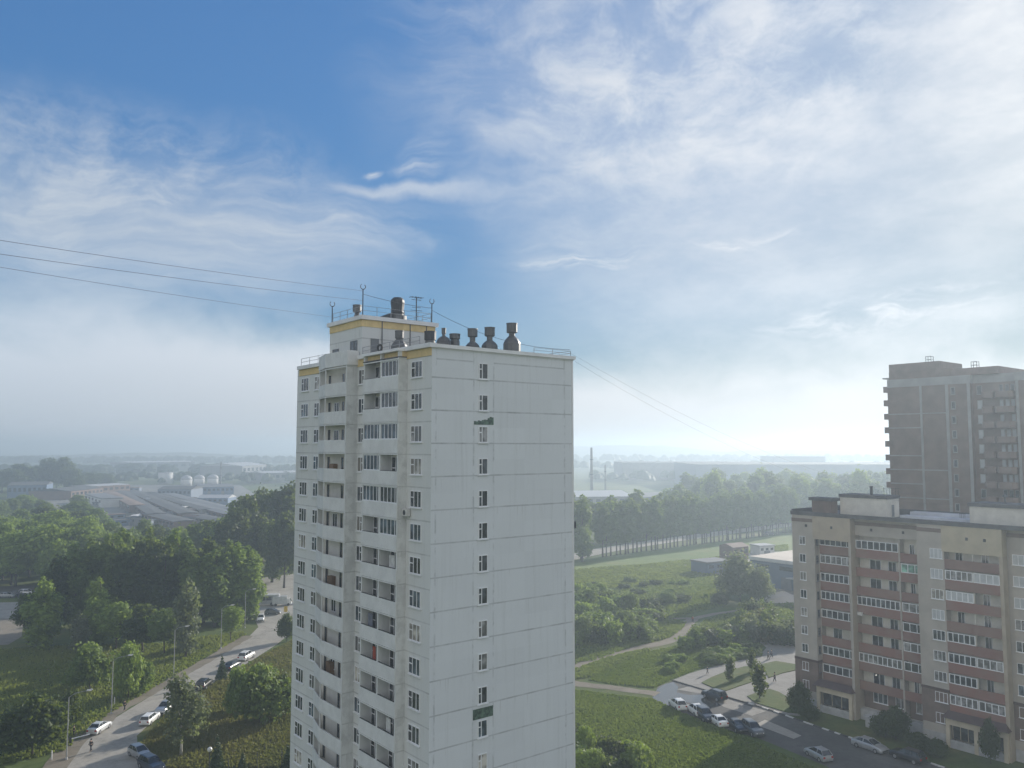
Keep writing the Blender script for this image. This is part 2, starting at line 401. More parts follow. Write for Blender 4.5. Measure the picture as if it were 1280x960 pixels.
# roof edge: yellow band and projecting cap
e = MB()
e.fbox(FRONT, -.0, 3.78, 50.3, 50.945, .003, .06); e.fbox(FRONT, 3.779, 9.902, 50.5, 50.945, .003, .5); e.fbox(FRONT, 9.9, 12.48, 50.3, 50.945, .003, .06)
e.build('yellow_band', M['yellow_band'], tower)
MB().fbox(FRONT, 19.95, TU - .5, 50.3, 50.945, .003, .06).build('yellow_band', M['yellow_band'], tower)
e = MB()
e.box(-.35, -.22, 50.952, .35, 12.0, 51.3); e.box(-.95, 3.7, 50.955, -.352, 9.98, 51.2); e.box(.352, -.22, 50.952, TW + .2, .3, 51.25); e.box(-.3, 18.65, 50.952, .35, TU - .45, 51.32)
e.box(TW - .2, .302, 50.952, TW + .2, TU, 51.25); e.box(.352, TU - .5, 50.952, TW - .202, TU, 51.25)
e.build('roof_cap', M['white_trim'], tower)
e = MB().fbox(FRONT, 3.72, 9.96, 50.42, 50.497, -.55, .86); e.build('bay_roof', M['roof_felt'], tower)
e = MB(); e.fbox(END, -.05, TW + .08, 50.86, 50.948, .003, .05); e.fbox(END, TW - .16, TW + .03, 0, 50.85, .003, .04)
e.build('edge_flashing', M['white_trim'], tower)

# loggias, floor by floor
glz = {0: (1, 0), 1: (1, 0), 2: (1, 1), 3: (0, 1), 4: (1, 1), 5: (1, 0)}
outer = [(-1.16, 12.48), (-1.16, 16.9), (-.38, 19.92)]
def along(poly, th, z0, z1, mb):
    for (a, b_) in zip(poly, poly[1:]):
        a, b_ = Vector(a), Vector(b_); n_ = Vector((-(b_ - a).y, (b_ - a).x)).normalized()
        if n_.x < 0: n_ = -n_
        q = [a, b_, b_ + n_ * th, a + n_ * th]
        mb.prism([(p.x, p.y) for p in q], z0, z1)
for k in range(17):
    zf = 47.8 - FH * k
    # end wall and front windows
    window(END, 4.66, 5.62, zf + .82, zf + 2.18, tower, (0, .36, 1), ((0, .36, .62),))
    if k in (2, 11):
        g = MB(); x0, x1, zb, zt = 4.18, 6.22, zf + 2.32, zf + 3.02 + .12 * (k == 11)
        if k == 11: g.fbox(END, x0, x1, zb, zt, .004, .03)
        else:
            edge = [.42, .38, .5, .44, .55, .62, .6, .8, .95, .9]; nx_ = len(edge)
            for i in range(nx_): g.fbox(END, x0 + (x1 - x0) * i / nx_, x0 + (x1 - x0) * (i + 1) / nx_, zb, zb + (zt - zb) * edge[i], .004, .03)
        g.build('exposed_panel', M['green_patch'], tower)['label'] = 'bare dark green panel without its facing' if k == 11 else 'torn facing over a dark green backing'
    window(FRONT, 1.34, 3.05, zf + .85, zf + 2.22, tower, (0, .3, .65, 1) if k != 7 else (0, .33, .66, 1), () if k == 5 else ((.7, 1, .62),) if 0 else ((0, .0, .5),) if 0 else ((.65, 1, .6),))
    window(FRONT, 11.0, 12.25, zf + .85, zf + 2.22, tower, (0, .5, 1), ((0, .5, .6),))
    window(FRONT, 20.4, 21.6, zf + .85, zf + 2.22, tower, (0, .5, 1), ((.5, 1, .6),))
    window(FRONT, 23.0, 24.75, zf + .85, zf + 2.22, tower, (0, .33, .66, 1), ((.66, 1, .6),))
    # loggia floor slab and parapets
    for j, (a, b_) in enumerate(((3.79, 6.84), (6.845, 9.89))):
        q = MB(); q.fbox(FRONT, a, b_, zf - .06, zf + 1.1, .803, .87); q.fbox(FRONT, a + .2, b_ - .12, zf - .09, zf, -.29, .80)
        q.build('balcony', M['parapet'], tower)
        MB().fbox(FRONT, a, b_, zf + 2.46, zf + 2.56, .803, .86).build('lintel', M['parapet'], tower)
        g = glz.get(k, (0, 0))
        # index 0 is the half nearer the side wall
        if g[j]:
            window(FRONT, a + .12, b_ - .1, zf + 1.11, zf + 2.45, tower, (0, .12, .34, .56, .78, 1), (), d=.72, name='balcony_glazing', sill=True)
            if random.random() < .5: MB().fbox(FRONT, a + .3, a + 1.3, zf + 1.25, zf + 2.35, .55, .56).build('curtain', M['plastic'], tower)
        else:
            q = MB(); q.fbox(FRONT, a + .2, b_ - .2, zf + 1.102, zf + 1.15, .76, .85); q.build('handrail', M['dark_metal'], tower)
        # door with window at the back of the loggia
        off = b_ - a - 1.42
        window(BACK6, a + off, a + off + 1.2, zf + .35, zf + 2.3, tower, (0, .42, 1), ((.42, 1, .5),), gl='glass', name='balcony_door', sill=False)
    q = MB(); along(outer, .08, zf - .06, zf + 1.1, q); q.prism([(-1.07, 12.71), (-1.07, 16.86), (-.3, 19.69), (.29, 19.69), (.29, 12.71)], zf - .09, zf)
    q.build('balcony', M['parapet'], tower)
    q = MB(); along([(-1.15, 12.48), (-1.15, 16.9), (-.37, 19.92)], .07, zf + 2.46, zf + 2.56, q)
    q.box(-1.14, 16.82, zf + 1.102, -1.04, 16.94, zf + 2.46)
    q.build('lintel', M['parapet'], tower)
    window(BACK6, 15.5, 16.15, zf + .1, zf + 2.2, tower, (0, 1), (), gl='glass', name='balcony_door', sill=False, frame='cream')
    window(BACK6, 18.4, 19.1, zf + .1, zf + 2.2, tower, (0, 1), (), gl='glass', name='balcony_door', sill=False, frame='cream')
    if k in (1, 2, 5, 8, 10): window(BACK6, 16.7, 17.7, zf + .8, zf + 2.1, tower, (0, .5, 1), (), gl='glass', name='loggia_window', sill=False)
for (k, j, u0, w_, mk) in ((9, 1, 7.6, .5, 'cloth_red'), (6, 0, 4.6, .9, 'cloth_white'), (8, 1, 8.2, .8, 'cloth_grey'), (11, 0, 5.0, .7, 'cloth_white')):
    zf = 47.8 - FH * k; MB().fbox(FRONT, u0, u0 + w_, zf + 1.0, zf + 2.1, .5, .53).build('hanging_laundry', M[mk], tower)
for k in (3, 7, 10): MB().fbox(BACK6, 16.9, 16.9 + .9, 47.8 - FH * k + .01, 47.8 - FH * k + 1.5, .02, .45).build('balcony_cupboard', M['wood'], tower)
q = MB(); along([(-1.17, 12.47), (-1.17, 16.9), (-.39, 19.95)], .12, 50.45, 51.8, q); q.box(-1.16, 12.35, 50.46, 0.0, 12.468, 51.8); q.build('roof_parapet', M['parapet'], tower)
ac = MB().fbox(FRONT, 3.0, 3.72, 47.8 - FH * 4 + .12, 47.8 - FH * 4 + .68, .05, .42); ac = ac.build('air_conditioner', M['plastic'], tower)
MB().add(*(lambda f: ([f.P(3.36 + .22 * cos(a), 47.8 - FH * 4 + .4 + .22 * sin(a), .424) for a in [i * pi / 6 for i in range(12)]], [tuple(range(12))]))(FRONT)).build('fan_grille', M['dark_metal'], ac)
q = MB().box(TW + .02, -.02, 35.6, TW + .3, .12, 36.2); q.build('bracket', M['dark_metal'], tower)

# penthouse
PR = Face((0, 12.0), (1, 0), (0, -1)); PL = Face((.1, 0), (0, 1), (-1, 0))
ph = MB().box(.1, 12.0, 50.96, 8.1, 18.6, 54.7).build('penthouse', M['front_wall'], tower)
e = MB(); e.fbox(PR, .1, 8.1, 54.05, 54.698, .003, .05); e.fbox(PL, 12.0, 18.6, 54.05, 54.698, .003, .05); e.build('yellow_band', M['yellow_band'], ph)
MB().box(-.15, 11.75, 54.702, 8.35, 18.85, 55.08).build('penthouse_roof', M['white_trim'], ph)
window(PR, 1.0, 1.85, 51.0, 53.0, ph, (0, 1), (), gl='grey_door', name='door', frame='grey_door', sill=False)
window(PL, 12.85, 14.2, 51.6, 52.85, ph, (0, .5, 1), (), gl='glass', name='window', frame='grey_door', sill=False)
window(PL, 16.6, 17.9, 51.6, 52.4, ph, (0, 1), (), gl='glass', name='window', frame='grey_door', sill=False)
for x in (2.15, 5.2, 7.05): MB().bar((x, 11.9, 51.0), (x, 11.9, 54.68), .05).build('drainpipe', M['zinc'], ph)

def vent(x, y, zb, zn, zc0, zc1, cr, nr, br, m='zinc', cm=None, dome=True):
    """mushroom ventilator: flared base, neck, drum cowl"""
    v = MB()
    prof = [(br, zb), (br, zb + (zn - zb) * .62), (br * .93, zb + (zn - zb) * .70), (br * .72, zb + (zn - zb) * .84), (nr * 1.1, zn - .04), (nr, zn), (nr, zc0 + .05)] if dome else [(br, zb), (br, zn), (nr, zn + .01), (nr, zc0 + .05)]
    v.lathe(prof, (x, y, 0), 14)
    o = v.build('roof_vent', M[m], tower)
    hh = zc1 - zc0
    if cr > .6: pr = [(cr * .95, zc0), (cr * 1.02, zc0 + hh * .1), (cr * .92, zc0 + hh * .2), (cr * .98, zc0 + hh * .45), (cr * 1.06, zc0 + hh * .7), (cr * 1.0, zc0 + hh * .86), (cr * .7, zc1)]
    else: pr = [(cr * .8, zc0), (cr, zc0 + .06), (cr, zc1 - .1), (cr * 1.06, zc1 - .09), (cr * 1.06, zc1 - .02), (cr * .5, zc1)]
    c = MB().lathe(pr, (x, y, 0), 14)
    c.build('cowl', M[cm or m], o)
vent(9.97, 2.2, 50.96, 52.95, 53.2, 54.1, .5, .28, .80)
vent(7.46, 2.2, 50.96, 52.35, 52.68, 53.5, .46, .26, .72)
vent(5.74, 2.4, 50.96, 52.1, 52.5, 53.25, .44, .25, .62)
vent(3.73, 2.2, 50.96, 52.0, 52.1, 52.6, .46, .36, .42, dome=False)
vent(2.6, 2.2, 50.96, 52.35, 52.45, 53.0, .19, .13, .62, cm='zinc')
vent(6.26, 10.0, 50.96, 52.9, 53.0, 53.9, .56, .45, .5, 'zinc', 'dark_metal', dome=False)
vent(2.3, 9.0, 50.96, 52.7, 52.75, 53.5, .4, .3, .75)
vent(1.4, 15.5, 55.08, 55.9, 55.95, 56.66, .42, .24, .3)
vent(5.6, 15.0, 55.08, 55.9, 56.1, 57.75, .66, .62, .92, 'zinc', 'dark_metal', dome=False)
MB().add([(3.2, 14.4, 55.1), (4.6, 14.4, 55.1), (4.6, 15.6, 55.1), (3.2, 15.6, 55.1), (3.3, 14.4, 55.5), (4.7, 14.3, 56.1), (4.7, 15.7, 56.1), (3.3, 15.6, 55.5)], MB.BOXF).build('hatch_cover', M['dark_metal'], tower)
# masts, aerial, rails
def mast(x, y, z0, z1):
    q = MB().bar((x, y, z0), (x, y, z1), .05)
    q.tube([(x + .26 * cos(a), y, z1 + .3 + .26 * sin(a)) for a in [R(130 + i * 28) for i in range(11)]], .04, 4)
    q.build('mast', M['dark_metal'], tower)
mast(.15, 18.3, 55.08, 56.7); mast(.25, 12.2, 55.08, 57.5); mast(7.9, 12.3, 55.08, 57.0)
q = MB().bar((6.3, 12.6, 55.08), (6.3, 12.6, 57.6), .05)
for dz, L in ((.0, .75), (-.25, .6), (-1.0, .55), (-1.3, .7)):
    q.bar((6.3 - L, 12.6 - .1, 57.5 + dz), (6.3 + L, 12.6 + .1, 57.5 + dz + .08), .03)
for i in range(5): q.bar((5.7 + i * .3, 12.2, 57.52), (5.7 + i * .3, 13.0, 57.52), .02)
q.build('television_aerial', M['dark_metal'], tower)
q = MB()
def rail(pts, h, step, z, q):
    for a, b_ in zip(pts, pts[1:]):
        a = Vector((a[0], a[1], z)); b_ = Vector((b_[0], b_[1], z)); L = (b_ - a).length; nn = max(1, int(L / step))
        for hh in (h, h * .55): q.bar(a + Vector((0, 0, hh)), b_ + Vector((0, 0, hh)), .022)
        for i in range(nn + 1):
            p = a + (b_ - a) * (i / nn); q.bar(p, p + Vector((0, 0, h)), .025)
rail([(.3, 18.4), (.3, 12.3), (7.8, 12.3), (7.8, 18.4)], .95, 1.3, 55.08, q); q.build('roof_railing', M['steel_rail'], tower)
q = MB(); rail([(.1, 2.0), (.1, 11.8)], .75, 1.6, 51.3, q); rail([(10.8, .1), (15.2, .1), (15.2, 8)], .5, 1.5, 51.25, q); rail([(.1, 19.2), (.1, 25.2)], .8, 1.6, 51.32, q); q.build('roof_railing', M['steel_rail'], tower)

# tyre leaning on the roof edge
ty = MB(); vs = []; fs = []
for i in range(20):
    a = 2 * pi * i / 20
    for j in range(8):
        b_ = 2 * pi * j / 8
        r = .26 + .10 * cos(b_); vs.append((.10 * sin(b_), r * cos(a), r * sin(a)))
for i in range(20):
    for j in range(8): fs.append((i * 8 + j, i * 8 + (j + 1) % 8, ((i + 1) % 20) * 8 + (j + 1) % 8, ((i + 1) % 20) * 8 + j))
ty.add(vs, fs)
def tloc(x, y, z):
    c, s_ = cos(TA), sin(TA)
    return Vector((TO.x + c * x - s_ * y, TO.y + s_ * x + c * y, z))
tyre = ty.build('tyre', M['rubber'], None, True, tloc(-.15, 8.2, 51.66), TA + .25)
tag(tyre, 'worn black tyre standing on the roof edge of the white tower', 'tyre')
# ------------------------------------------------------------------ ten-storey brick block on the right
M['brick_grey'] = mat('brick_grey', (.40, .365, .32), .9, .14, .35, streak=.18, bump=.2, bscale=6)
M['brick_yellow'] = mat('brick_yellow', (.43, .375, .27), .9, .12, .5, streak=.12)
M['brick_tan'] = mat('brick_tan', (.40, .34, .26), .9, .12, .5, streak=.12)
M['brick_brown'] = mat('brick_brown', (.17, .125, .105), .9, .2, .6, streak=.15)
def red_parapet():
    m, t, out = nt('brick_red'); n = N(t)
    p = n.new('ShaderNodeBsdfPrincipled'); n.link(p.outputs[0], out.inputs[0]); p.inputs['Roughness'].default_value = .9
    co = n.new('ShaderNodeTexCoord').outputs['Object']; oi = n.new('ShaderNodeObjectInfo')
    f = n.ramp(n.noise(co, .35, 4, .6), .35, .65)
    a = n.mix(oi.outputs['Random'], (.25, .115, .092, 1), (.19, .118, .1, 1))
    n.link(n.mix(f, a, (.23, .15, .12, 1)), p.inputs['Base Color'])
    return m
M['brick_red'] = red_parapet()
M['stucco_pale'] = mat('stucco_pale', (.6, .57, .5), .9, .12, .7, streak=.15)
M['plinth'] = mat('plinth_stone', (.42, .42, .42), .85, .2, .8, streak=.2)
M['porch_beige'] = mat('porch_beige', (.56, .49, .37), .85, .1, .7)
M['porch_roof'] = mat('porch_roof', (.075, .045, .04), .5, .2, .8)
M['roof_light'] = mat('roof_sheet_light', (.6, .62, .68), .35, .15, .3)
M['pale_film_and_sky'] = mat('pale_film_and_sky', (.42, .44, .45), .4, .15, .8)  # also paints sky brightness into the unfinished tower's openings

S2 = .957
house = empty('brick_apartment_block', (47.6, 140.2, 43 - 43 * S2), atan2(-.783, .6225), 'grey brick apartment block with red balcony bands and two beige entrance porches', 'apartment block')
house.scale = (S2, S2, S2)
BL = 58.0
plan = [(0, 0), (4.32, 0), (4.32, 1.25), (4.5, 1.25), (4.5, 2.6), (10.5, 2.6), (10.5, 0), (10.96, 0), (10.96, 2.8), (18.25, 2.8), (18.25, 1.4), (18.5, 1.4), (18.5, 2.8), (21.9, 2.8), (21.9, 0),
        (26.0, 0), (26.0, 1.5), (33.7, 1.5), (33.7, 0), (34.2, 0), (34.2, 1.6), (46, 1.6), (46, 0), (BL, 0), (BL, 14), (0, 14)]
wall = MB().prism(plan, -1.93, 28.1).build('wall', [M['brick_grey'], M['stucco_pale'], M['brick_tan']], house)
for p in wall.data.polygons:
    c = p.center
    if p.normal.y < -.9 and c.y > 1.45 and c.y < 3 and c.x < 33: p.material_index = 1
    elif abs(p.normal.x) > .9 and 10.4 < c.x < 11 or 33.6 < c.x < 34.3: p.material_index = 2
FR = Face((0, 0), (1, 0), (0, -1))
att = MB().prism([(0, 0), (4.3, 0), (4.3, .02), (10.96, .02), (10.96, 1.5), (22.0, 1.5), (22.0, 0), (26, 0), (26, .02), (34.2, .02), (34.2, 1.6), (46, 1.6), (46, 0), (BL, 0), (BL, 14), (0, 14)], 28.104, 30.95)
att.build('attic_wall', M['brick_grey'], house)
q = MB().fbox(FR, 4.05, 10.96, 27.0, 30.9, -.0, .09); q.fbox(FR, 10.80, 10.97, 27.0, 30.9, -1.48, -.002); q.build('attic_panel', M['brick_tan'], house)
q = MB().fbox(FR, 25.7, 34.2, 27.0, 30.9, .0, .09); q.fbox(FR, 34.05, 34.22, 27.0, 30.9, -1.58, -.002); q.build('attic_panel', M['brick_yellow'], house)
for (a, b_, y) in ((-.05, 4.03, 0), (10.99, 21.95, 1.5), (21.96, 25.68, 0), (34.24, 46, 1.6), (46, BL, 0)):
    MB().fbox(FR, a, b_, 29.8, 30.4, -y + .003, -y + .05).build('brown_stripe', M['brick_brown'], house)
q = MB(); q.box(-.15, -.15, 30.954, BL + .1, .2, 31.6); q.box(-.15, .202, 30.954, .2, 14.1, 31.9); q.box(.202, 13.8, 30.954, BL, 14.1, 32.0); q.box(.202, .202, 30.954, BL, 13.79, 31.1)
q.build('roof_parapet', M['roof_felt'], house)
for (a, b_) in ((4.32, 21.9), (33, 46)):
    pass
for i, x in enumerate((2.6, 7.4, 13.6, 18.9, 29.2, 31.7, 37)):
    y = 1.5 if 11 < x < 21.9 else (1.6 if x > 34.2 else 0)
    MB().fbox(FR, x, x + .4, 28.95, 29.4, -y + .003, -y + (.1 if y == 0 else .02)).build('attic_vent', M['dark_metal'], house)

Bp = Face((0, 1.25), (1, 0), (0, -1)); Bb = Face((0, 2.6), (1, 0), (0, -1)); Cp = Face((0, 1.5), (1, 0), (0, -1)); Cb = Face((0, 2.8), (1, 0), (0, -1)); Eb = Face((0, 1.5), (1, 0), (0, -1)); Fp = Face((0, 1.6), (1, 0), (0, -1)); RET = Face((4.32, 0), (0, 1), (1, 0))
ZF = lambda k: 25.0 - 3.08 * k
def parapet(fc, a, b_, zf, d=0.0):
    MB().fbox(fc, a, b_, zf - .55, zf + .9, d - .15, d + .02).build('balcony', M['brick_red'], house)
    MB().fbox(fc, a, b_, zf - .2, zf - .02, d - 1.3, d - .152).build('balcony_floor', M['plinth'], house)
def open_back(fc, a, b_, zf, two=False):
    w = b_ - a
    window(fc, a + w * .22, a + w * .50, zf + .1, zf + 2.25, house, (0, .55, 1), (), gl='glass', name='balcony_door', sill=False)
    if two: window(fc, a + w * .68, a + w * .88, zf + .1, zf + 2.25, house, (0, .5, 1), (), gl='glass', name='balcony_door', sill=False)
def glaze(fc, a, b_, zf, nn, d=-.08, gl=None):
    cols = [i / nn for i in range(nn + 1)]
    o = window(fc, a, b_, zf + .905, zf + 2.35, house, cols, (), d=d, name='balcony_glazing', gl=gl or random.choice(('glass', 'glass', 'glass_curtain')), sill=False, fw=.12)
    return o
for k in range(9):
    zf = ZF(k)
    window(FR, 1.4, 2.6, zf + .85, zf + 2.3, house, (0, .5, 1))
    window(RET, .35, 1.05, zf + .85, zf + 2.2, house, (0, 1), name='side_window', gl='glass', frame='grey_door')
    if k < 8:
        parapet(Bp, 4.51, 10.49, zf)
        if k == 5: open_back(Bb, 4.6, 10.4, zf)
        else: glaze(Bp, 4.52, 10.48, zf, random.choice((6, 7, 5)))
        parapet(Cp, 10.97, 18.24, zf); parapet(Cp, 18.51, 21.89, zf)
        if k in (0, 3, 6): glaze(Cp, 10.98, 18.2, zf, (7, 0, 0, 9, 0, 0, 9)[k])
        else: open_back(Cb, 11.2, 18.0, zf, True)
        if k in (1, 3, 4, 5, 6): glaze(Cp, 18.52, 21.88, zf, 3, gl='glass_green' if k == 1 else None)
        else: open_back(Cb, 18.8, 21.6, zf)
        MB().fbox(FR, 26.01, 33.69, zf - .55, zf + .9, -.15, .03).build('balcony', M['brick_red'], house)
        MB().fbox(FR, 26.01, 33.69, zf - .2, zf - .02, -1.48, -.152).build('balcony_floor', M['plinth'], house)
        L, Rr = {0: (0, 0), 1: (1, 1), 2: (1, 0), 3: (0, 0), 4: (1, 0), 5: (1, 1), 6: (1, 0), 7: (1, 1)}[k]
        if L: glaze(FR, 26.03, 30.0, zf, 5, gl='pale_film_and_sky' if k == 2 else None)
        else: open_back(Eb, 26.2, 29.9, zf)
        if Rr: glaze(FR, 30.1, 33.67, zf, 4, gl='pale_film_and_sky' if k == 1 else None)
        else: open_back(Eb, 30.0, 33.5, zf)
        MB().fbox(FR, 29.98, 30.12, zf + .905, zf + 2.5, -.3, -.16).build('balcony_divider', M['stucco_pale'], house)
    else:
        window(Cb, 12.6, 15.0, zf + .6, zf + 2.3, house, (0, .33, .66, 1)); window(Cb, 16.3, 18.0, zf + .6, zf + 2.3, house, (0, .5, 1)); window(Cb, 19.6, 21.4, zf + .5, zf + 2.4, house, (0, .5, 1))
    window(FR, 23.9, 25.75, zf + .85, zf + 2.35, house, (0, .34, .67, 1), gl='pale_film_and_sky' if k in (0, 1, 3) else None)
    for a in (34.9, 38.6, 42): window(Fp, a, a + 2.3, zf + .85, zf + 2.35, house, (0, .34, .67, 1), gl='pale_film_and_sky' if k in (0, 1, 2) else None)
    for a in (47.2, 50.8, 54): window(Face((0, 0), (1, 0), (0, -1)), a, a + 1.8, zf + .85, zf + 2.35, house, (0, .5, 1))
# lower storeys in dark brown brick, cornice, plinth
for (fc, a, b_, d) in ((FR, -.04, 4.34, 0), (RET, .02, 1.24, 0), (FR, 21.86, 26.0, 0), (Fp, 34.22, 46, 0)):
    MB().fbox(fc, a, b_, 1.0, 6.0, .004, .03).build('base_cladding', M['brick_brown'], house)
    MB().fbox(fc, a, b_ + .08, 6.004, 6.35, .004, .16).build('cornice', M['porch_roof'], house)
    for w_ in ():
        pass
for (fc, a, b_) in ((Cb, 10.98, 18.24), (Cb, 18.52, 21.88)): MB().fbox(fc, a, b_, -.2, 2.6, .004, .02).build('base_cladding', M['brick_brown'], house)
for (fc, a, b_) in ((FR, -.1, 4.3), (Face((0, 1.5), (1, 0), (0, -1)), 10.99, 21.88), (FR, 21.92, 26), (Fp, 34.25, 46), (FR, 46.02, BL)):
    MB().fbox(fc, a, b_, -1.93, -.25, -1.2 if fc is not FR else .004, .12).build('plinth', M['plinth'], house)
# entrance porches
def porch(t0, t1, nopen, d1=.55):
    pr = MB(); zt = 2.45
    posts = [t0 + (t1 - t0 - .55) * i / nopen for i in range(nopen + 1)]
    for p_ in posts: pr.fbox(FR, p_, p_ + .55, -1.93, zt - 1.0, d1 - .5, d1)
    pr.fbox(FR, t0, t1, zt - .996, zt, d1 - .5, d1 + .02)
    pr.fbox(FR, t1 - .4, t1, -1.93, zt, -1.2, d1 - .502)
    o = pr.build('porch', M['porch_beige'], house)
    r = MB(); P = FR.P
    r.add([P(t0 - .4, zt + .01, d1 + .6), P(t1 + .4, zt + .01, d1 + .6), P(t1 + .4, zt + .01, -.1), P(t0 - .4, zt + .01, -.1), P(t0 + .3, zt + .95, .1), P(t1 - .3, zt + .95, .1), P(t1 - .3, zt + .95, -.1), P(t0 + .3, zt + .95, -.1)], MB.BOXF)
    r.build('porch_roof', M['porch_roof'], o)
    q = MB().fbox(FR, t0 + .56, t1 - .56, -1.93, -.75, d1 - .42, d1 - .08); q.build('porch_step', M['plinth'], o)
    for i in range(nopen):
        a, b_ = posts[i] + .58, posts[i + 1] - .03
        f = MB()
        for j in range(4): f.fbox(FR, a + (b_ - a - .09) * j / 3, a + (b_ - a - .09) * j / 3 + .09, -.7, zt - 1.05, -.42, -.34)
        ff = f.build('porch_glazing', M['porch_beige'], o)
        MB().fbox(FR, a, b_, -.7, zt - 1.02, -.43, -.40).build('pane', M['glass'], ff)
porch(4.25, 10.6, 1); porch(25.5, 34.0, 2)
# roof-top rooms
def roof_room(x0, y0, x1, y1, zt, mname, cap=.15, capm='roof_felt'):
    o = MB().box(x0, y0, 31.104, x1, y1, zt).build('roof_room', M[mname], house)
    MB().box(x0 - cap, y0 - cap, zt + .003, x1 + cap, y1 + cap, zt + .55).build('roof_room_cap', M[capm], o)
    return o
rr = roof_room(7, 4, 15.3, 8.2, 34.2, 'stucco_pale')
window(Face((15.3, 0), (0, 1), (1, 0)), 5.6, 6.4, 31.2, 33.2, rr, (0, 1), (), gl='grey_door', name='door', frame='grey_door', sill=False)
MB().lathe([(.22, 34.75), (.22, 36.0), (.3, 36.0), (.3, 36.25)], (12.2, 5, 0), 8).build('flue', M['dark_metal'], rr)
roof_room(2.8, 2.0, 6.5, 4.0, 33.5, 'brick_brown', .4)
r2 = roof_room(28.3, 4, 42, 9, 33.8, 'stucco_pale', .2)
MB().lathe([(.12, 34.36), (.12, 35.4), (.4, 35.5), (.1, 35.8)], (33, 5, 0), 8).build('flue', M['zinc'], r2)
q = MB()
for i in range(6): q.bar((13.6 + i * .5, 6.5, 34.76), (13.6 + i * .5, 6.5, 36.0 - (i % 2) * .3), .03)
q.bar((13.4, 6.5, 35.9), (16.3, 6.5, 35.9), .03); q.build('television_aerial', M['dark_metal'], rr)
q = MB().box(16.2, 6.5, 31.104, 27.5, 9.0, 31.5); q.build('roof_sheet', M['roof_light'], house)
q = MB().box(16.0, 10.5, 31.104, 28.0, 12.5, 31.9); q.build('roof_sheet', M['roof_light'], house)
q = MB()
for i in range(4): q.bar((24.5 + i * .25, 9.6, 31.1), (24.5 + i * .25, 9.6, 32.2), .03)
q.bar((24.4, 9.6, 32.1), (25.4, 9.6, 32.1), .03); q.build('television_aerial', M['dark_metal'], house)
ac = MB().fbox(Cp, 11.15, 11.95, ZF(3) - .3 - .5, ZF(3) - .25, .03, .4).build('air_conditioner', M['plastic'], house)

# ------------------------------------------------------------------ unfinished brick tower behind it
M['brick_raw'] = mat('brick_raw', (.19, .145, .118), .95, .2, .4, streak=.2)
M['concrete'] = mat('raw_concrete', (.30, .30, .29), .9, .2, .3, streak=.2)
M['brick_raw_pale'] = mat('brick_raw_pale', (.21, .16, .135), .95, .2, .4)
ut = empty('unfinished_tower', (83, 180, 0), atan2(-.783, .6225), 'unfinished brown brick high-rise with bare concrete frame, hazy behind the brick block', 'tower under construction')
plan = [(0, 0), (17.2, 0), (17.2, 1.2), (25.6, 1.2), (25.6, 0), (40, 0), (40, 18), (0, 18)]
MB().prism(plan, 0, 55.9).build('wall', M['brick_raw'], ut)
MB().prism([(0, -.06), (17.3, -.06), (17.3, 1.1), (25.5, 1.1), (25.5, -.06), (40, -.06), (40, 18), (0, 18)], 55.904, 57.6).build('parapet_band', M['concrete'], ut)
MB().box(.3, .3, 57.604, 13.4, 14, 59.3).build('roof_room', M['brick_raw'], ut)
MB().box(.4, .2, 59.304, 11.3, 11, 61.0).build('upper_room', M['brick_raw'], ut)
MB().box(13.404, .4, 57.604, 22.5, 14, 59.1).build('roof_room', M['brick_raw_pale'], ut)
MB().box(-1.3, .5, 57.9, .296, 5, 58.15).build('roof_canopy', M['concrete'], ut)
UF = Face((0, 0), (1, 0), (0, -1)); UB = Face((0, 1.2), (1, 0), (0, -1))
for (x, w_) in ((7.0, .45), (12.3, .6), (16.6, .6), (25.65, .5), (33, .5)):
    MB().fbox(UF, x, x + w_, 0, 55.88, .004, .10).build('concrete_column', M['concrete'], ut)
zs = [53.0 - 3.0 * i for i in range(15)]
for i, z in enumerate(zs):
    MB().box(-1.25, .6, z + 1.9, -.004, 5, z + 3.2).build('side_balcony', M['brick_raw_pale'], ut)
    if i not in (0, 3):
        MB().fbox(UF, 0.05, 6.98, z - .12, z + .12, .004, .07).build('floor_slab', M['concrete'], ut)
        if i % 2: MB().fbox(UF, 7.47, 12.28, z - .12, z + .12, .004, .07).build('floor_slab', M['concrete'], ut)
    # window column beside the balconies
    window(UF, 13.4, 14.3, z + .7, z + 2.3, ut, (0, 1), gl='glass', frame='concrete', fw=.14, proud=.1)
    window(UB, 18.0, 19.0, z + .6, z + 2.4, ut, (0, 1), gl='pale_film_and_sky' if 1 <= i <= 6 else 'glass', frame='concrete', fw=.1)  # pale panes stand in for bright sky showing through open holes
    for j, a in enumerate((22.2, 23.3, 24.3)):
        if not (i == 2 and j == 1): window(UB, a, a + .72, z + .9, z + 2.4, ut, (0, 1), gl='pale_film_and_sky' if 1 <= i <= 6 else 'glass', frame='concrete', fw=.08, sill=False)  # pale rows again paint the sky seen through the openings
    bal = MB().prism([(19.4, 1.19), (19.4, -.35), (19.9, -.6), (21.4, -.6), (21.6, -.35), (21.6, 1.19)], z - .3, z + .95); bal.build('balcony', M['brick_raw_pale'], ut)
    bal = MB().prism([(21.9, 1.19), (21.9, -.55), (22.4, -.95), (24.6, -.95), (25.3, -.45), (25.5, 1.19)], z - .3, z + .95); bal.build('balcony', M['brick_raw_pale'], ut)
